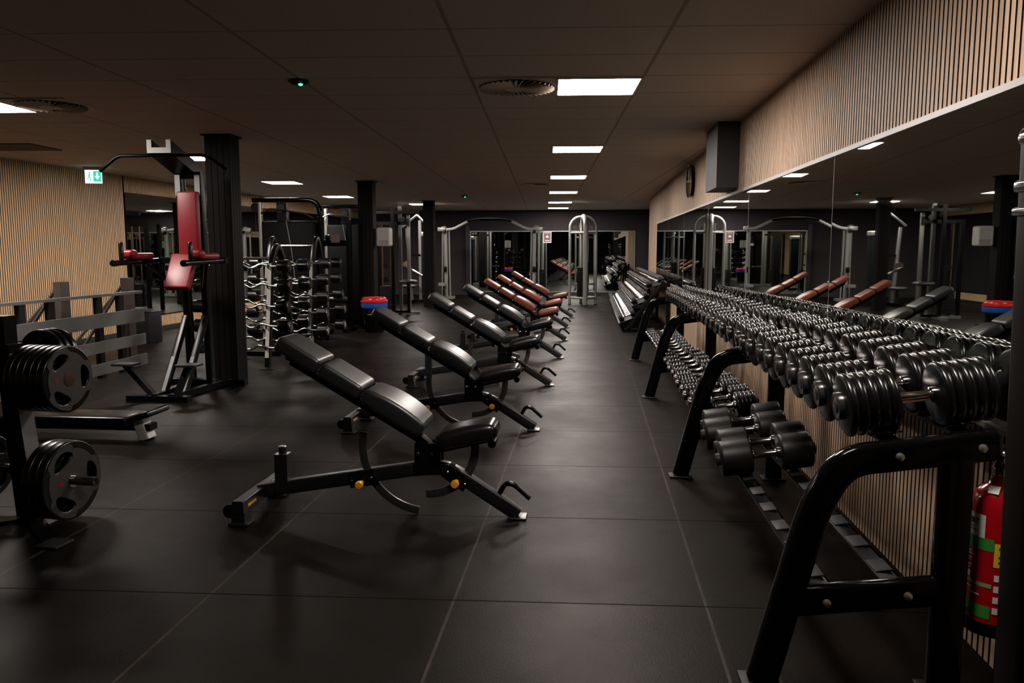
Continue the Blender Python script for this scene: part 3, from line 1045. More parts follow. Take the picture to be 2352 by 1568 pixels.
# ------------------------------------------------------------------ weight plates and plate tree
def plate_parts(R, th, name):
    hs = []
    for k in range(3):
        a0 = math.radians(120 * k)
        pts = []
        for j in range(28):
            u = 2 * PI * j / 28
            px, py = R * 0.65 + R * 0.185 * math.cos(u), R * 0.36 * math.sin(u)
            px -= (py * py) / (R * 1.8)
            pts.append((px * math.cos(a0) - py * math.sin(a0), px * math.sin(a0) + py * math.cos(a0)))
        hs.append(list(reversed(pts)))
    body = curve_mesh([circ(R - 0.007, 72)] + hs + [list(reversed(circ(0.0345, 24)))], th / 2 - 0.007, 0.007, 'body')
    # grey tri-lobed face: reaches the rim around the grips, dips between them
    out = []
    for j in range(120):
        a = 2 * PI * j / 120
        c = math.cos(3 * a)
        u = min(1, max(0, (c + 0.25) / 0.3))
        out.append(((R * (0.80 + 0.14 * u)) * math.cos(a), (R * (0.80 + 0.14 * u)) * math.sin(a)))
    face = curve_mesh([out] + hs + [list(reversed(circ(0.034, 24)))], 0.003, 0.001, 'face')
    hub = MB().lathe([(-0.004, 0.0265), (-0.004, 0.037), (0.006, 0.037), (0.006, 0.027)], axis='z', n=32).mesh('hub_ring')
    dot = MB().lathe([(-0.0006, R * 0.075), (0.0006, R * 0.075)], (0, 0, 0), 'z', 20).mesh('emblem', False)
    mk = MB()
    for j, (a, r0) in enumerate(((40, 0.46), (52, 0.46), (280, 0.5), (292, 0.5))):
        Mx = Matrix.Rotation(math.radians(a), 4, 'Z') @ Matrix.Translation((R * r0, 0, 0))
        mk.box(-R * 0.07, R * 0.07, -R * 0.028, R * 0.028, -0.0006, 0.0006, Mx)
    mark = mk.mesh('embossed_mark', False)
    body.materials.append(RUBBER); face.materials.append(PLATEG); hub.materials.append(CHROME); dot.materials.append(REDDOT)
    mark.materials.append(mat('worn lettering ' + name, (0.04, 0.035, 0.025), 0.5))
    return body, face, hub, dot, mark, th


def plate(pp, label, loc, rot, grp, front=True):
    body, face, hub, dot, mark, th = pp
    R_ = body.vertices[0].co.length
    t = thing('weight_plate', label, 'weight plate', loc, 0, grp, rot)
    obj('body', body, None, t)
    if front:
        f = obj('face', face, None, t, (0, 0, th / 2 - 0.001))
        obj('embossed_mark', mark, None, f, (0, 0, 0.0045))
        obj('hub_ring', hub, None, t, (0, 0, th / 2))
        e = obj('emblem', dot, None, t, (-0.085, 0.004, th / 2 + 0.0035))
        e['label'] = 'red dot emblem'
    return t


TX, TY = -2.93, 3.78
t = thing('plate_tree', 'black weight plate tree at the left photo edge, loaded with tri-grip plates', 'rack', (TX, TY, 0), math.radians(-6))
m = MB().sweep([(0, 0, 0.02), (-0.06, 0.0, 0.90)], rsec(0.10, 0.09, 0.01), (0, 1, 0))
m.box(-0.105, -0.015, -0.05, 0.05, 0.9, 0.925)
m.box(-0.13, -0.04, -0.04, 0.04, 0.92, 1.07)
obj('upright', m, BLACK, t, smooth=False)
obj('face_plate', MB().sweep([(0.047, -0.002, 0.30), (-0.013, -0.002, 0.88)], rsec(0.092, 0.004), (0, 1, 0)), mat('worn grey face', (0.12, 0.11, 0.11), 0.5), t)
m = MB()
for (ex, ey) in ((0.42, -0.31), (-0.34, -0.30), (0.0, 0.36)):
    m.bar((0, 0, 0.007), (ex, ey, 0.007), 0.012, 0.08, (0, 0, 1))
obj('base', m, BLACK, t, smooth=False)
for (fx, fy) in ((0.42, -0.31), (-0.34, -0.30), (0.0, 0.36)):
    obj('foot', MB().rbox(0.12, 0.12, 0.014, 0.004, Matrix.Translation((fx, fy, 0.007))), DGREY, t)
for (z, x0, s, ln) in ((0.752, -0.05, 1, 0.285), (0.222, -0.01, 1, 0.37), (0.262, 0, -1, 0.36), (0.752, -0.05, -1, 0.3)):
    p0 = V((x0 + s * 0.05, 0, z)); p1 = V((x0 + s * (0.05 + ln), 0, z + 0.02))
    obj('peg', MB().lathe([(0, 0.0245), (ln, 0.0245), (ln, 0.016), (ln - 0.02, 0.015), (ln - 0.02, 0.0001)], tuple(p0), 'x', 20, Matrix.Translation(p0) @ Matrix.Rotation(0 if s > 0 else PI, 4, 'Z') @ Matrix.Translation(-p0)), DCHROME, t)
p0 = V((-0.05, 0.05, 0.838)); p1 = p0 + V((0.0, 0.30, 0.0))
obj('peg', MB().tube([p0, p1], 0.0245, 16), DCHROME, t)

PA = plate_parts(0.172, 0.036, 'small')
PB = plate_parts(0.205, 0.040, 'large')
cz, sz = math.cos(math.radians(-6)), math.sin(math.radians(-6))


def T2W(x, y, z):
    return (TX + x * cz - y * sz, TY + x * sz + y * cz, z)


RT = (PI / 2, 0, PI / 2 + math.radians(-6))     # plate axis along +x of the tree
for k in range(6):
    s = 0.27 - k * 0.039
    plate(PA, ('%s tri-grip plate from the outside, upper peg of the plate tree' % ordinal(k)) if k else 'outermost tri-grip plate on the upper peg, grey face showing', T2W(s, 0, 0.752), (PI / 2, 0.0 if k == 0 else 0.5 * k, RT[2]),
          'plates on the upper peg', k == 0)
for k in range(3):
    s = 0.255 - k * 0.045
    plate(PB, ('%s large plate from the outside, lower peg of the plate tree' % ordinal(k)) if k else 'outermost large tri-grip plate on the lower peg, peg sticking out', T2W(s, 0, 0.222), (PI / 2, 0, RT[2]), 'plates on the lower peg', k == 0)
PC = plate_parts(0.14, 0.03, 'tiny')
for k in range(3):
    plate(PC, '%s small plate on the rear peg of the plate tree' % ['outermost', 'middle', 'innermost'][k], T2W(-0.05, 0.30 - 0.045 * k, 0.838), (PI / 2, 0, math.radians(174)), 'small plates on the rear peg', False)
for k in range(2):
    plate(PA, '%s plate on the left peg, low at the photo edge' % ['outer', 'inner'][k], T2W(-0.30 + 0.05 * k, 0, 0.262), (PI / 2, 0, -PI / 2 + math.radians(-6)), 'plates on the left peg', False)

# ------------------------------------------------------------------ low decline bench behind the tree
t = thing('low_bench', 'low black padded bench with a grey front leg behind the plate tree', 'bench', (-3.28, 5.52, 0))
obj('pad', MB().rbox(1.0, 0.30, 0.07, 0.02, Matrix.Translation((-0.59, 0, 0.150))), VINYLG, t)
Mx = Matrix.Translation((0.0, 0, 0.190)) @ Matrix.Rotation(math.radians(-18), 4, 'Y')
obj('end_pad', MB().rbox(0.19, 0.30, 0.05, 0.018, Mx), VINYLG, t)
obj('beam', MB().box(-1.1, 0.04, -0.05, 0.05, 0.07, 0.118), BLACK, t, smooth=False)
obj('leg', MB().sweep([(-0.06, 0, 0.15), (-0.01, 0, 0.0)], rsec(0.11, 0.085, 0.012), (0, 1, 0)), mat('pale grey leg paint', (0.58, 0.57, 0.55), 0.45, 0, 0.08, 20), t)
obj('leg', MB().sweep([(-1.06, 0, 0.12), (-1.06, 0, 0.0)], rsec(0.30, 0.06, 0.012), (0, 1, 0)), BLACK, t)

# ------------------------------------------------------------------ guard rail
t = thing('guard_rail', 'grey slatted metal guard rail in front of the left oak wall', 'railing', (-5.4, 7.6, 0))
RY0, RY1 = -2.6, 1.44
obj('top_rail', MB().box(-0.03, 0.03, RY0, RY1 + 0.02, 0.885, 0.915), GREYP, t, smooth=False)
for (z0, z1, e) in ((0.55, 0.705, 0.0), (0.275, 0.40, 0.015), (0.03, 0.155, 0.02)):
    obj('board', MB().box(0.03, 0.05, RY0 + 0.2, RY1 + e, z0, z1), GREYP, t, smooth=False)
for y in (-2.3, -1.75, -1.2, -0.58, -0.16, 0.62, 1.03):
    obj('post', MB().box(-0.03, 0.028, y - 0.04, y + 0.04, 0.0, 0.884), DGREY, t, smooth=False)
TALL = mat('brown grey post', (0.075, 0.058, 0.05), 0.6, 0, 0.2, 12)
for y in (0.20, 1.40):
    obj('tall_post', MB().box(-0.16, -0.08, y - 0.07, y + 0.07, 0.0, 1.07), TALL, t, smooth=False)
    for (dx, dz) in ((0.0, 0.0), (-0.12, -0.05)):
        obj('brace', MB().bar((-0.19 + dx * 0.3, y + 0.0, 0.98 + dz), (-0.62 + dx, y - 0.42 + dx, 0.03), 0.02, 0.035, (1, 0, 0)), STEEL, t)
obj('rear_bar', MB().box(-0.17, -0.12, RY0, RY1, 0.30, 0.36), TALL, t, smooth=False)

# black box near the left wall
t = thing('speaker_box', 'plain black box standing by the oak wall behind the guard rail', 'box', (-6.72, 11.42, 0), math.radians(-4))
obj('body', MB().rbox(0.30, 0.30, 0.46, 0.012, Matrix.Translation((0, 0, 0.231))), DGREY, t)
obj('lid', MB().rbox(0.305, 0.305, 0.012, 0.004, Matrix.Translation((0, 0, 0.466))), BLACK, t)

# ------------------------------------------------------------------ red padded dip and pull-up tower
t = thing('dip_tower', 'black pull-up and dip tower with red back, arm and hip pads', 'gym machine', (-3.94, 7.4, 0))
yx = -7.4
xx = 3.94


def C(x, y, z):
    return (x + xx, y + yx, z)


m = MB().box(-4.29 + xx, -3.69 + xx, 6.87 + yx, 6.96 + yx, 0.0, 0.055)
obj('front_foot_bar', m, BLACK, t, smooth=False)
obj('rear_foot_bar', MB().box(-4.42 + xx, -3.56 + xx, 7.80 + yx, 7.89 + yx, 0.0, 0.06), BLACK, t, smooth=False)
obj('base_runner', MB().bar(C(-4.03, 6.9, 0.04), C(-4.10, 7.85, 0.04), 0.06, 0.06, (0, 0, 1)).bar(C(-3.87, 6.9, 0.04), C(-3.74, 7.85, 0.04), 0.06, 0.06, (0, 0, 1)), BLACK, t)
for x in (-4.03, -3.83):
    u = obj('upright', MB().sweep([C(x, 7.62, 0.05), C(x, 7.56, 2.16)], rsec(0.06, 0.09, 0.006), (1, 0, 0)), BLACK, t)
    obj('front_strip', MB().box(x - 0.026 + xx, x + 0.026 + xx, 7.505 + yx, 7.512 + yx, 1.93, 2.13), SILVER, u, smooth=False)
    br = obj('front_brace', MB().sweep([C(x, 7.56, 0.74), C(x - 0.02, 7.12, 0.05)], rsec(0.055, 0.06, 0.006), (1, 0, 0)), BLACK, t)
    obj('front_strip', MB().sweep([C(x, 7.527, 0.735), C(x - 0.02, 7.087, 0.055)], rsec(0.036, 0.004), (1, 0, 0)), GREYP, br)
# overhead channel
def chan(y, z):
    return [(-0.115, y, z), (-0.115, y, z + 0.12), (-0.07, y, z + 0.12), (-0.07, y, z + 0.05), (0.07, y, z + 0.05), (0.07, y, z + 0.12), (0.115, y, z + 0.12), (0.115, y, z)]


vs, fs = [], []
for (y, z) in ((7.06, 2.285), (7.62, 2.10)):
    vs += [(a - 3.95 + xx, b + yx, c) for (a, b, c) in chan(y, z)]
fs = [tuple(range(8)), tuple(reversed(range(8, 16)))] + [(i, (i + 1) % 8, 8 + (i + 1) % 8, 8 + i) for i in range(8)]
hb = obj('overhead_channel', MB().add(vs, fs), BLACK, t, smooth=False)
hb2 = curve_mesh([[(a, c) for (a, b, c) in chan(0, 0)]], 0.002, 0, 'end_face')
obj('end_face', hb2, WHITE, hb, C(-3.95, 7.056, 2.285), (PI / 2, 0, 0))
pb = bend([C(-4.56, 7.10, 2.13), C(-4.38, 7.10, 2.268), C(-3.52, 7.10, 2.268), C(-3.33, 7.10, 2.13)], 0.06)
obj('pull_up_bar', MB().tube(pb, 0.015, 12), GLOSS, t)
# pads
obj('back_pad', MB().rbox(0.205, 0.075, 0.62, 0.018, Matrix.Translation(C(-3.90, 7.455, 1.655))), RED, t, ang=50)
Mx = Matrix.Translation(C(-3.93, 7.31, 1.19)) @ Matrix.Rotation(math.radians(-30), 4, 'X')
obj('hip_pad', MB().rbox(0.25, 0.075, 0.37, 0.018, Mx), RED, t, ang=50)
obj('cross_arm', MB().box(-4.29 + xx, -3.57 + xx, 7.50 + yx, 7.56 + yx, 1.27, 1.33), BLACK, t, smooth=False)
for s, x in ((-1, -4.26), (1, -3.60)):
    a = obj('arm', MB().sweep([C(x, 7.55, 1.30), C(x, 6.80, 1.285)], rsec(0.05, 0.05, 0.02), (1, 0, 0)), BLACK, t)
    obj('hand_grip', MB().lathe([(0.0, 0.019), (0.01, 0.021), (0.15, 0.021), (0.165, 0.012), (0.166, 0.0001)], C(x, 6.88, 1.31), 'z', 14), RUBBER, a)
    obj('end_plug', MB().tube([C(x, 6.80, 1.285), C(x, 6.74, 1.284)], 0.03, 14), RUBBER, a)
    Mx = Matrix.Translation(C(x, 7.16, 1.345)) @ Matrix.Rotation(PI / 2, 4, 'Z')
    mp = MB().rbox(0.36, 0.12, 0.06, 0.025, Mx, 4)
    Mx2 = Matrix.Translation(C(x, 7.00, 1.365)) @ Matrix.Rotation(PI / 2, 4, 'Z')
    mp.rbox(0.10, 0.13, 0.08, 0.03, Mx2, 4)
    obj('arm_pad', mp, RED, t, ang=60)
obj('arm_strut', MB().bar(C(-4.22, 7.2, 1.27), C(-4.03, 7.55, 1.0), 0.03, 0.03, (0, 0, 1)).bar(C(-3.62, 7.2, 1.27), C(-3.83, 7.55, 1.0), 0.03, 0.03, (0, 0, 1)), BLACK, t)
# steps
for (bx_, tx) in ((-4.10, -4.34), (-3.86, -3.72)):
    m = MB().bar(C(bx_, 7.0, 0.05), C(tx, 6.98, 0.33), 0.06, 0.05, (0, 1, 0))
    m.box(tx - 0.10 + xx, tx + 0.10 + xx, 6.90 + yx, 7.06 + yx, 0.325, 0.345)
    obj('foot_step', m, DGREY, t, smooth=False)

# ------------------------------------------------------------------ curl bar racks
def ez_bar():
    R, L = 0.078, 0.14
    prof = [(-L / 2, 0.0001), (-L / 2, R - 0.01), (-L / 2 + 0.01, R), (L / 2 - 0.01, R), (L / 2, R - 0.01), (L / 2, 0.0001)]
    head = MB().lathe(prof, axis='x', n=24).mesh('head'); head.materials.append(RUBBER)
    cap = MB().lathe([(L / 2, 0.05), (L / 2 + 0.008, 0.046), (L / 2 + 0.009, 0.0001)], axis='x', n=20).mesh('end_cap'); cap.materials.append(CHROME)
    p = [(-0.45, 0, 0), (-0.34, 0, 0), (-0.24, 0, 0.035), (-0.12, 0, -0.035), (0.0, 0, 0.03), (0.12, 0, -0.035), (0.24, 0, 0.035), (0.34, 0, 0), (0.45, 0, 0)]
    bar_ = MB().tube(bend(p, 0.05, 4), 0.0145, 12).mesh('bar'); bar_.materials.append(CHROME)
    return head, cap, bar_


EZ = ez_bar()


def curl_bar(label, loc, grp, roll=0.0):
    t = thing('curl_barbell', label, 'barbell', loc, 0, grp)
    obj('bar', EZ[2], None, t, rot=(roll, 0, 0))
    for s in (0, 1):
        h = obj('head', EZ[0], None, t, ((0.515 if s == 0 else -0.515), 0, 0), (0, 0, 0 if s == 0 else PI))
        obj('end_cap', EZ[1], None, h)
    return t


TZ = [1.23, 1.0, 0.76, 0.53, 0.28]


def ez_rack(label, x, y, front_strip, grpn, top):
    t = thing('barbell_rack', label, 'rack', (x, y, 0))
    for s in (-1, 1):
        xr = s * 0.33
        path = bend([(xr, -0.40, 0.02), (xr, -0.20, 1.25), (xr, 0.0, top), (xr, 0.20, 1.25), (xr, 0.40, 0.02)], 0.24, 8)
        e = obj('end_frame', MB().sweep(path, rsec(0.06, 0.075, 0.012), (1, 0, 0)), BLACK, t)
        for sy in (-1, 1):
            obj('foot_plate', MB().rbox(0.16, 0.10, 0.012, 0.004, Matrix.Translation((xr, sy * 0.40, 0.006))), DGREY, e)
        st = obj('front_strip', MB().sweep([(xr, -0.425, 0.14), (xr, -0.245, 1.24)], rsec(0.045, 0.005), (1, 0, 0)), WHITE if front_strip else GREYP, e)
        for z in TZ:
            for sy in (-1, 1):
                yy = sy * (0.415 - 0.165 * z)
                obj('hook', MB().tube(bend([(xr, yy, z - 0.05), (xr, yy + sy * 0.085, z - 0.047), (xr, yy + sy * 0.095, z + 0.0)], 0.02, 3), 0.009, 8), CHROME, e)
    obj('tie_bar', MB().tube([(-0.33, 0.0, top - 0.2), (0.33, 0.0, top - 0.2)], 0.018, 10), CHROME, t)
    obj('tie_bar', MB().box(-0.33, 0.33, -0.02, 0.02, 0.10, 0.16), BLACK, t, smooth=False)
    for sy, side in ((-1, 'front'), (1, 'rear')):
        for k, z in enumerate(TZ):
            yy = sy * (0.415 - 0.165 * z + 0.060)
            curl_bar('zigzag curl bar, %s from the top, %s side of the %s' % (ordinal(k), side, grpn), (x + 0.01 + random.uniform(-0.03, 0.03), y + yy, z - 0.02), 'curl bars on the %s' % grpn, random.uniform(-0.5, 0.5))
    return t


ez_rack('nearer curl bar rack, white front strips, behind the nearest column', -4.11, 9.33, True, 'nearer rack', 1.50)
ez_rack('farther curl bar rack behind the nearer one', -4.33, 11.35, False, 'farther rack', 1.66)

# ------------------------------------------------------------------ bin and dispenser at the middle column
t = thing('waste_bin', 'round black bin with a red rim and blue liner by the middle column', 'bin', (-3.70, 13.32, 0))
obj('body', MB().lathe([(0.0, 0.165), (0.02, 0.17), (0.46, 0.20), (0.46, 0.19)], axis='z', n=32), BLACK, t)
prof = [(0.40, 0.202), (0.42, 0.224), (0.45, 0.229), (0.485, 0.226), (0.50, 0.21)]
obj('liner', MB().lathe(prof, axis='z', n=40), BLUEBAG, t)
obj('rim', MB().lathe([(0.50, 0.218), (0.51, 0.232), (0.535, 0.232), (0.545, 0.21), (0.575, 0.205), (0.59, 0.195), (0.585, 0.17), (0.56, 0.165), (0.50, 0.18)], axis='z', n=40), REDBAG, t)
lg = MB()
for s in (-1, 1):
    lg.tube(arc(s * 0.025, 0.345, 0.02, 40 if s < 0 else -140, 320 if s < 0 else 140, -0.201, 10), 0.005, 6)
obj('logo', lg, REDDOT, t)
obj('print_line', MB().box(-0.07, 0.07, -0.202, -0.198, 0.30, 0.308), PAPER, t, smooth=False)

t = thing('towel_dispenser', 'white paper dispenser fixed to the middle column', 'dispenser', (-3.64, 13.86, 1.46))
obj('cover', MB().rbox(0.24, 0.25, 0.33, 0.035, Matrix.Translation((0, 0, 0.165)), 4), WHITE, t, ang=60)
obj('window', MB().box(-0.07, 0.105, -0.1275, -0.1245, 0.03, 0.11), GREYPL, t, smooth=False)
obj('front_panel', MB().box(-0.07, 0.105, -0.127, -0.1245, 0.115, 0.30), mat('pale panel', (0.5, 0.48, 0.46), 0.5), t, smooth=False)

# ------------------------------------------------------------------ machines
def cable(m, p0, p1, r=0.004):
    m.tube([p0, p1], r, 6)
    return m


def stack_mb(x0, x1, y0, y1, z0, z1, n):
    m = MB()
    st = (z1 - z0) / n
    for k in range(n):
        m.box(x0, x1, y0, y1, z0 + k * st, z0 + k * st + st * 0.86)
    return m


def wheel(c, r, axis='y', w=0.02):
    return MB().lathe([(-w, r * 0.92), (-w, r), (-w * 0.3, r * 0.86), (w * 0.3, r * 0.86), (w, r), (w, r * 0.92)], c, axis, 22)


def pulldown(label, x, y, wd, hz, left_over):
    """black pulley station: rounded top frame, shrouded stack, seat"""
    t = thing('pulldown_machine', label, 'gym machine', (x, y, 0))
    h = wd / 2
    obj('frame', MB().sweep(bend([(-h - left_over, 0, hz), (h, 0, hz), (h, 0, 0.03)], 0.22, 8), rsec(0.09, 0.07, 0.015), (0, 1, 0)), GLOSS, t)
    obj('mast', MB().box(-h + 0.28, -h + 0.44, -0.06, 0.06, 0.03, hz - 0.03), BLACK, t, smooth=False)
    obj('post', MB().sweep([(-h - 0.02, 0, 0.03), (-h - 0.02, 0, hz)], rsec(0.06, 0.06, 0.012), (0, 1, 0)), STEEL, t)
    sh = MB().rbox(wd - 0.1, 0.26, 1.80, 0.03, Matrix.Translation((0.0, -0.02, 0.96)))
    obj('stack_shroud', sh, SHROUD, t)
    obj('shroud_trim', MB().tube(bend([(-0.02, -0.155, 1.86), (0.06, -0.157, 1.4), (0.10, -0.157, 0.9)], 0.4), 0.008, 8), STEEL, t)
    obj('pulley', wheel((-h - left_over + 0.04, 0, hz - 0.11), 0.07), RUBBER, t)
    obj('pulley', wheel((-h + 0.36, -0.08, hz - 0.14), 0.07), RUBBER, t)
    obj('lat_bar', MB().tube(bend([(-0.45, -0.12, hz - 0.22), (-0.30, -0.12, hz - 0.14), (0.28, -0.12, hz - 0.22), (0.42, -0.12, hz - 0.30)], 0.06), 0.014, 10), CHROME, t)
    obj('cable', cable(MB(), (-h - left_over + 0.04, 0, hz - 0.17), (-h - left_over + 0.04, 0, hz - 0.5)), INK, t)
    obj('base', MB().box(-h - left_over, h + 0.05, -0.05, 0.05, 0, 0.07).box(-h - 0.05, -h + 0.05, -0.5, 0.4, 0, 0.07).box(h - 0.05, h + 0.05, -0.5, 0.4, 0, 0.07), BLACK, t, smooth=False)
    obj('seat', MB().rbox(0.36, 0.32, 0.08, 0.03, Matrix.Translation((-0.05, -0.45, 0.5))), VINYL, t)
    obj('seat_post', MB().box(-0.09, -0.01, -0.49, -0.41, 0.06, 0.47).box(-0.09, -0.01, -0.46, 0, 0.06, 0.13), BLACK, t, smooth=False)
    return t


pulldown('black pulley machine with a tall dark shroud, behind the curl bar racks', -4.86, 12.6, 0.98, 2.20, 0.14)
t2 = pulldown('second black pulley machine, just left of the middle column', -4.56, 14.6, 0.74, 2.20, 0.06)
# cable crosspost with notice seen left of the middle column
t = thing('squat_stand', 'black squat stand with orange lit uprights left of the middle column', 'gym machine', (-4.45, 13.35, 0))
for s in (-1, 1):
    obj('upright', MB().box(s * 0.32 - 0.04, s * 0.32 + 0.04, -0.04, 0.04, 0, 1.9), BLACK, t, smooth=False)
    obj('foot', MB().box(s * 0.32 - 0.04, s * 0.32 + 0.04, -0.35, 0.35, 0, 0.06), BLACK, t, smooth=False)
obj('crossbar', MB().box(-0.32, 0.32, -0.03, 0.03, 1.46, 1.56), BLACK, t, smooth=False)
obj('notice', MB().box(0.02, 0.17, -0.046, -0.042, 1.52, 1.66), mat('pink notice', (0.62, 0.45, 0.42), 0.6), t, smooth=False)
obj('knob', MB().lathe([(0.0, 0.03), (0.03, 0.045), (0.09, 0.04), (0.10, 0.0001)], (-0.06, 0, 1.56), 'z', 16), RUBBER, t)

# multi pulley gym right of the middle column
t = thing('multi_gym', 'black and steel multi pulley gym right of the middle column', 'gym machine', (-4.40, 17.0, 0))
for (x, yy, mt_, h) in ((-0.28, 0, BLACK, 2.0), (0.28, 0.0, STEEL, 2.33), (0.18, -0.25, BLACK, 2.3), (0.42, 0.2, STEEL, 2.15), (-0.30, 0.45, BLACK, 2.0)):
    obj('upright', MB().box(x - 0.035, x + 0.035, yy - 0.035, yy + 0.035, 0, h), mt_, t, smooth=False)
obj('top_beam', MB().box(-0.32, 0.46, -0.04, 0.04, 1.93, 2.0).box(0.15, 0.21, -0.25, 0.45, 2.2, 2.28).box(-0.32, 0.75, -0.28, -0.22, 2.16, 2.22), BLACK, t, smooth=False)
obj('weight_stack', stack_mb(-0.17, 0.12, -0.10, 0.10, 0.10, 0.62, 12), DGREY, t, smooth=False)
m = MB()
for x in (-0.12, 0.07):
    m.tube([(x, 0, 0.1), (x, 0, 1.95)], 0.014, 8)
obj('guide_rod', m, mat('bronze rod', (0.30, 0.16, 0.08), 0.3, 0.8), t)
obj('pulley', wheel((-0.03, -0.06, 1.05), 0.06), RUBBER, t)
obj('pulley', wheel((-0.03, -0.06, 0.75), 0.06), RUBBER, t)
obj('pulley', wheel((0.35, -0.05, 2.05), 0.06), RUBBER, t)
obj('base', MB().box(-0.34, 0.70, -0.05, 0.05, 0, 0.06).box(0.13, 0.23, -0.6, 0.5, 0, 0.06), GREYP, t, smooth=False)
obj('seat', MB().rbox(0.34, 0.30, 0.07, 0.03, Matrix.Translation((0.52, -0.3, 0.72))), VINYL, t)
obj('seat_post', MB().box(0.49, 0.55, -0.33, -0.27, 0.05, 0.69).box(0.2, 0.55, -0.33, -0.27, 0.05, 0.10), BLACK, t, smooth=False)

# lever machine with a sloping silver roof bar, by the far column
t = thing('lever_machine', 'dark lever machine with a bent silver top arm beside the farthest column', 'gym machine', (-4.72, 20.7, 0))
obj('top_arm', MB().tube(bend([(-0.25, 0, 1.98), (0.16, 0, 2.30), (0.34, 0, 2.12)], 0.03), 0.028, 10), SILVER, t)
obj('upright', MB().sweep([(-0.12, 0, 1.95), (0.0, 0, 0.05)], rsec(0.07, 0.07, 0.01), (0, 1, 0)), SILVER, t)
obj('upright', MB().box(0.20, 0.27, -0.03, 0.04, 0.05, 2.16), STEEL, t, smooth=False)
obj('shroud', MB().rbox(0.36, 0.24, 1.5, 0.03, Matrix.Translation((0.42, 0.1, 1.0))), mat('dark teal shroud', (0.010, 0.014, 0.015), 0.55, spec=0.15), t)
obj('shroud_top', MB().rbox(0.38, 0.26, 0.12, 0.03, Matrix.Translation((0.42, 0.1, 1.80))), WHITE, t)
obj('lever', MB().tube(bend([(-0.18, -0.1, 0.95), (0.1, -0.2, 0.85), (0.35, -0.25, 0.72)], 0.1), 0.03, 10), CHROME, t)
obj('hub', wheel((-0.10, -0.1, 1.0), 0.10), CHROME, t)
obj('crossbar', MB().box(-0.1, 0.25, -0.03, 0.03, 1.22, 1.28), BLACK, t, smooth=False)
obj('seat', MB().rbox(0.40, 0.34, 0.08, 0.03, Matrix.Translation((0.0, -0.3, 0.45))), VINYL, t)
obj('base', MB().box(-0.3, 0.6, -0.04, 0.04, 0, 0.08).box(-0.05, 0.05, -0.6, 0.3, 0, 0.08).box(-0.03, 0.03, -0.33, -0.27, 0.06, 0.42), BLACK, t, smooth=False)

# ------------------------------------------------------------------ silver cable crossover
t = thing('cable_crossover', 'silver cable crossover with an arched top beam near the back wall', 'gym machine', (-2.85, 22.4, 0))
W2 = 1.27
for s in (-1, 1):
    m = MB().tube(bend([(s * (W2 + 0.10), 0, 2.0), (s * W2, 0, 2.02), (s * (W2 - 0.02), 0, 0.03)], 0.12), 0.055, 16)
    obj('pillar', m, SILVER, t)
    obj('guide_tube', MB().tube([(s * W2 + (0.12), 0.05, 0.05), (s * W2 + 0.10, 0.05, 1.95)], 0.022, 10), SILVER, t)
    obj('guide_tube', MB().tube([(s * W2 - 0.12, 0.12, 0.05), (s * W2 - 0.10, 0.12, 1.92)], 0.022, 10), SILVER, t)
    obj('weight_stack', stack_mb(s * W2 - 0.10, s * W2 + 0.10, 0.10, 0.24, 0.12, 0.75, 14), DGREY, t, smooth=False)
    obj('top_bracket', MB().rbox(0.24, 0.12, 0.12, 0.02, Matrix.Translation((s * (W2 + 0.10), 0, 1.97))), SILVER, t)
    obj('pulley_carriage', MB().rbox(0.09, 0.12, 0.16, 0.02, Matrix.Translation((s * W2, -0.06, 0.85))).rbox(0.07, 0.10, 0.10, 0.02, Matrix.Translation((s * W2, -0.08, 1.90))), BLACK, t)
    obj('base', MB().box(s * W2 - 0.22, s * W2 + 0.22, -0.08, 0.30, 0, 0.07).box(s * W2 - 0.16, s * W2 + 0.02, -0.3, -0.06, 0.38, 0.46), GREYP, t, smooth=False)
    obj('cable', cable(MB(), (s * W2, -0.11, 1.86), (s * W2 - s * 0.0, -0.11, 0.95)), INK, t)
for zz, k in ((0.0, 1),):
    pts = [(-W2, 0, 1.96), (-W2 + 0.24, 0, 1.98), (-0.62, 0, 2.19), (-0.3, 0, 2.245), (0, 0, 2.26), (0.3, 0, 2.245), (0.62, 0, 2.19), (W2 - 0.24, 0, 1.98), (W2, 0, 1.96)]
    obj('arch_beam', MB().sweep(bend(pts, 0.1, 3), rsec(0.07, 0.075, 0.012), (0, 1, 0)), SILVER, t)
gm = MB().tube([(-0.62, -0.06, 2.19), (-0.3, -0.06, 2.235), (0.3, -0.06, 2.235), (0.62, -0.06, 2.19)], 0.03, 10)
obj('grip_bar', gm, BLACK, t)

# ------------------------------------------------------------------ four sided silver pulley tower
t = thing('pulley_tower', 'silver arched four sided pulley tower in front of the back mirror', 'gym machine', (-0.20, 20.35, 0))
legs = [(0.07, -0.42), (-0.33, 0.0), (0.33, 0.02), (-0.05, 0.42)]
for i, (x, yy) in enumerate(legs):
    r = 0.062 if i == 0 else 0.036
    obj('leg', MB().tube(bend([(x, yy, 0.02), (x, yy, 2.06), (x * 0.55, yy * 0.55, 2.21), (0, 0, 2.23)], 0.22, 8), r, 14), SILVER, t)
    obj('foot_pad', MB().lathe([(0, r * 1.2), (0.02, r * 1.2), (0.02, 0.0001)], (x, yy, 0), 'z', 16), DGREY, t)
m = MB()
ring = [legs[0], legs[1], legs[3], legs[2]]
for i in range(4):
    a, b = ring[i], ring[(i + 1) % 4]
    m.tube([(a[0], a[1], 0.18), (b[0], b[1], 0.18)], 0.03, 10)
obj('base_ring', m, SILVER, t)
m = MB()
for i in range(4):
    a, b = ring[i], ring[(i + 1) % 4]
    m.tube([(a[0] * 0.95, a[1] * 0.95, 1.82), (b[0] * 0.95, b[1] * 0.95, 1.82)], 0.022, 10)
obj('top_ring', m, SILVER, t)
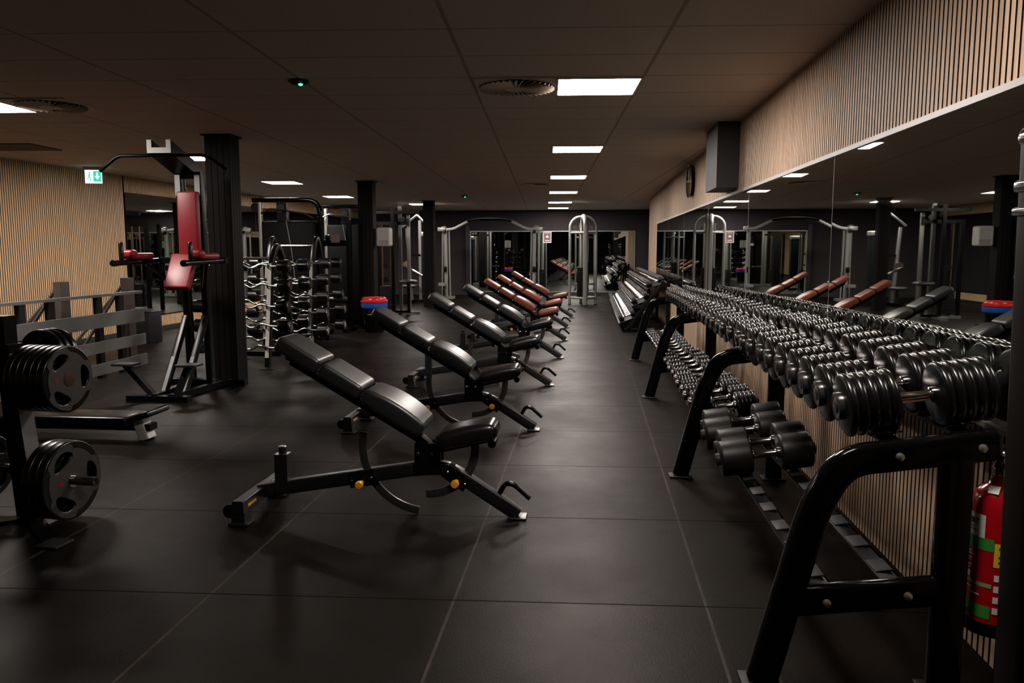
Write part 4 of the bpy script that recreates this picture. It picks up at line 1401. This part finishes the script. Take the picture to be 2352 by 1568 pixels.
obj('weight_stack', stack_mb(-0.14, 0.14, -0.15, 0.15, 0.20, 0.95, 16), BLACK, t, smooth=False)
m = MB()
for x in (-0.09, 0.09):
    for yy in (-0.09, 0.09):
        m.tube([(x, yy, 0.2), (x, yy, 2.05)], 0.014, 8)
obj('guide_rod', m, STEEL, t)
for (x, yy, ax) in ((-0.2, 0, 'y'), (0.2, 0, 'y'), (0, -0.24, 'x')):
    obj('pulley', wheel((x, yy, 1.94), 0.065, ax), RUBBER, t)

# notice on the back mirror
t = thing('mirror_notice', 'maroon and white notice with a house symbol on the back mirror', 'sign', (-1.33, YB - 0.012, 1.77))
obj('panel', MB().box(-0.125, 0.125, -0.004, 0.0, -0.17, 0.17), PAPER, t, smooth=False)
obj('field', MB().box(-0.105, 0.105, -0.006, -0.0042, -0.15, 0.15), MAROON, t, smooth=False)
obj('house_symbol', curve_mesh([[(-0.045, -0.03), (0.045, -0.03), (0.045, 0.0), (0.0, 0.05), (-0.045, 0.0)]], 0.0008), PAPER, t, (0, -0.0072, 0.02), (PI / 2, 0, 0))
m = MB()
for z, wd in ((0.12, 0.14), (-0.09, 0.15), (-0.115, 0.12)):
    m.box(-wd / 2, wd / 2, -0.0075, -0.0062, z - 0.006, z + 0.006)
obj('print_lines', m, PAPER, t, smooth=False)

# ------------------------------------------------------------------ black upright at the right photo edge
t = thing('rack_upright', 'dark blurred upright post at the right photo edge', 'post', (1.085, 2.0, 0), math.radians(0))
obj('post', MB().sweep([(0.035, 0, 0.012), (0, 0, 1.66)], rsec(0.13, 0.12, 0.02), (1, 0, 0)), mat('bronzed dark post', (0.004, 0.003, 0.0022), 0.45, spec=0.12), t)
obj('top_cap', MB().rbox(0.14, 0.13, 0.05, 0.02, Matrix.Translation((0, 0, 1.675))), CHROME, t)
obj('collar', MB().rbox(0.137, 0.127, 0.03, 0.008, Matrix.Translation((0, 0, 1.56))).rbox(0.137, 0.127, 0.02, 0.006, Matrix.Translation((0, 0, 1.50))), CHROME, t)
obj('base_plate', MB().rbox(0.20, 0.20, 0.014, 0.004, Matrix.Translation((0, 0, 0.007))), DGREY, t)

# ------------------------------------------------------------------ fire extinguisher on the right wall
EXX, EXY, EXZ = 1.282, 2.545, 0.222
t = thing('fire_extinguisher', 'red fire extinguisher with green and white label at the near end of the rack', 'fire extinguisher', (EXX, EXY, EXZ))
RE = 0.078
prof = [(0.0, 0.055), (0.004, RE - 0.006), (0.012, RE), (0.385, RE), (0.42, RE * 0.93), (0.445, RE * 0.75), (0.462, RE * 0.45), (0.475, 0.024), (0.49, 0.022)]
obj('cylinder', MB().lathe(prof, axis='z', n=40), REDP, t)
obj('base_skirt', MB().lathe([(-0.012, RE - 0.006), (-0.012, RE + 0.002), (0.03, RE + 0.002), (0.03, RE)], axis='z', n=40), BLACK, t)


def wrap(a0, a1, z0, z1, r, k=14):
    m = MB()
    vs = []
    for i in range(k + 1):
        a = math.radians(a0 + (a1 - a0) * i / k)
        for z in (z0, z1):
            vs.append((r * math.cos(a), r * math.sin(a), z))
    fs = [(2 * i, 2 * i + 2, 2 * i + 3, 2 * i + 1) for i in range(k)]
    n = len(vs)
    vs2 = [(x * (r - 0.0006) / r, y * (r - 0.0006) / r, z) for (x, y, z) in vs]
    fs2 = [tuple(reversed([n + j for j in f])) for f in fs]
    rim = []
    for i in range(k):
        rim += [(2 * i, n + 2 * i, n + 2 * i + 2, 2 * i + 2), (2 * i + 1, 2 * i + 3, n + 2 * i + 3, n + 2 * i + 1)]
    return m.add(vs + vs2, fs + fs2 + rim)


r1 = RE + 0.0008
r2 = RE + 0.0014
AC = -132                                     # direction towards the viewer
obj('white_label', wrap(AC - 75, AC - 8, 0.30, 0.372, r1), PAPER, t)
obj('green_band', wrap(AC - 75, AC + 12, 0.262, 0.30, r1), GREEN, t)
obj('green_band', wrap(AC - 75, AC + 12, 0.045, 0.085, r1), GREEN, t)
obj('green_band', wrap(AC - 75, AC + 12, 0.145, 0.158, r1), mat('pale green print', (0.22, 0.32, 0.16), 0.5), t)
obj('yellow_label', wrap(AC + 13, AC + 60, 0.215, 0.29, r1), YPRINT, t)
for (a0, a1, z) in ((-66, -38, 0.245), (-66, -30, 0.236), (-66, -36, 0.222), (-66, -44, 0.214), (-66, -34, 0.200), (-66, -40, 0.190), (-66, -30, 0.132), (-40, -12, 0.115)):
    obj('text_line', wrap(AC + a0, AC + a1, z, z + 0.004, r2, 6), PAPER, t)
for (a0, a1, z0, z1) in ((-68, -56, 0.163, 0.183), (-52, -38, 0.163, 0.183), (16, 30, 0.17, 0.19), (16, 30, 0.135, 0.155), (16, 30, 0.10, 0.12), (16, 30, 0.065, 0.085)):
    obj('pictogram', wrap(AC + a0, AC + a1, z0, z1, r2, 6), PAPER, t)
for (a0, a1, z, h) in ((-66, -36, 0.327, 0.003), (-66, -26, 0.317, 0.003), (22, 48, 0.272, 0.006), (22, 50, 0.245, 0.006), (22, 46, 0.228, 0.006)):
    obj('text_line', wrap(AC + a0, AC + a1, z, z + h, r2, 6), INK, t)
am = math.radians(AC - 36)
obj('lettering', text_mesh('ERT', 0.026), INK, t, (math.cos(am) * (RE + 0.0025), math.sin(am) * (RE + 0.0025), 0.347), (PI / 2, 0, am + PI / 2))
Mx = Matrix.Rotation(math.radians(AC), 4, 'Z') @ Matrix.Translation((RE * 0.72, 0, 0.452)) @ Matrix.Rotation(math.radians(48), 4, 'Y')
obj('shoulder_sticker', MB().box(-0.014, 0.014, -0.015, 0.015, -0.001, 0.001, Mx), PAPER, t, smooth=False)
obj('valve', MB().lathe([(0.485, 0.020), (0.50, 0.026), (0.515, 0.026), (0.53, 0.018), (0.545, 0.018)], axis='z', n=16), CHROME, t)
obj('lever', MB().box(-0.012, 0.012, -0.10, 0.03, 0.548, 0.556).box(-0.012, 0.012, -0.09, 0.02, 0.520, 0.527), BLACK, t, smooth=False)
ring = [V((0.0, -0.02 + 0.02 * math.cos(2 * PI * i / 20), 0.575 + 0.02 * math.sin(2 * PI * i / 20))) for i in range(20)]
obj('pull_ring', MB().tube([(0, -0.02, 0.545), (0, -0.02, 0.556)], 0.003, 6).tube(ring, 0.003, 6, closed=True), CHROME, t)
obj('wall_bracket', MB().box(0.072, 0.094, -0.03, 0.03, 0.05, 0.42), BLACK, t, smooth=False)
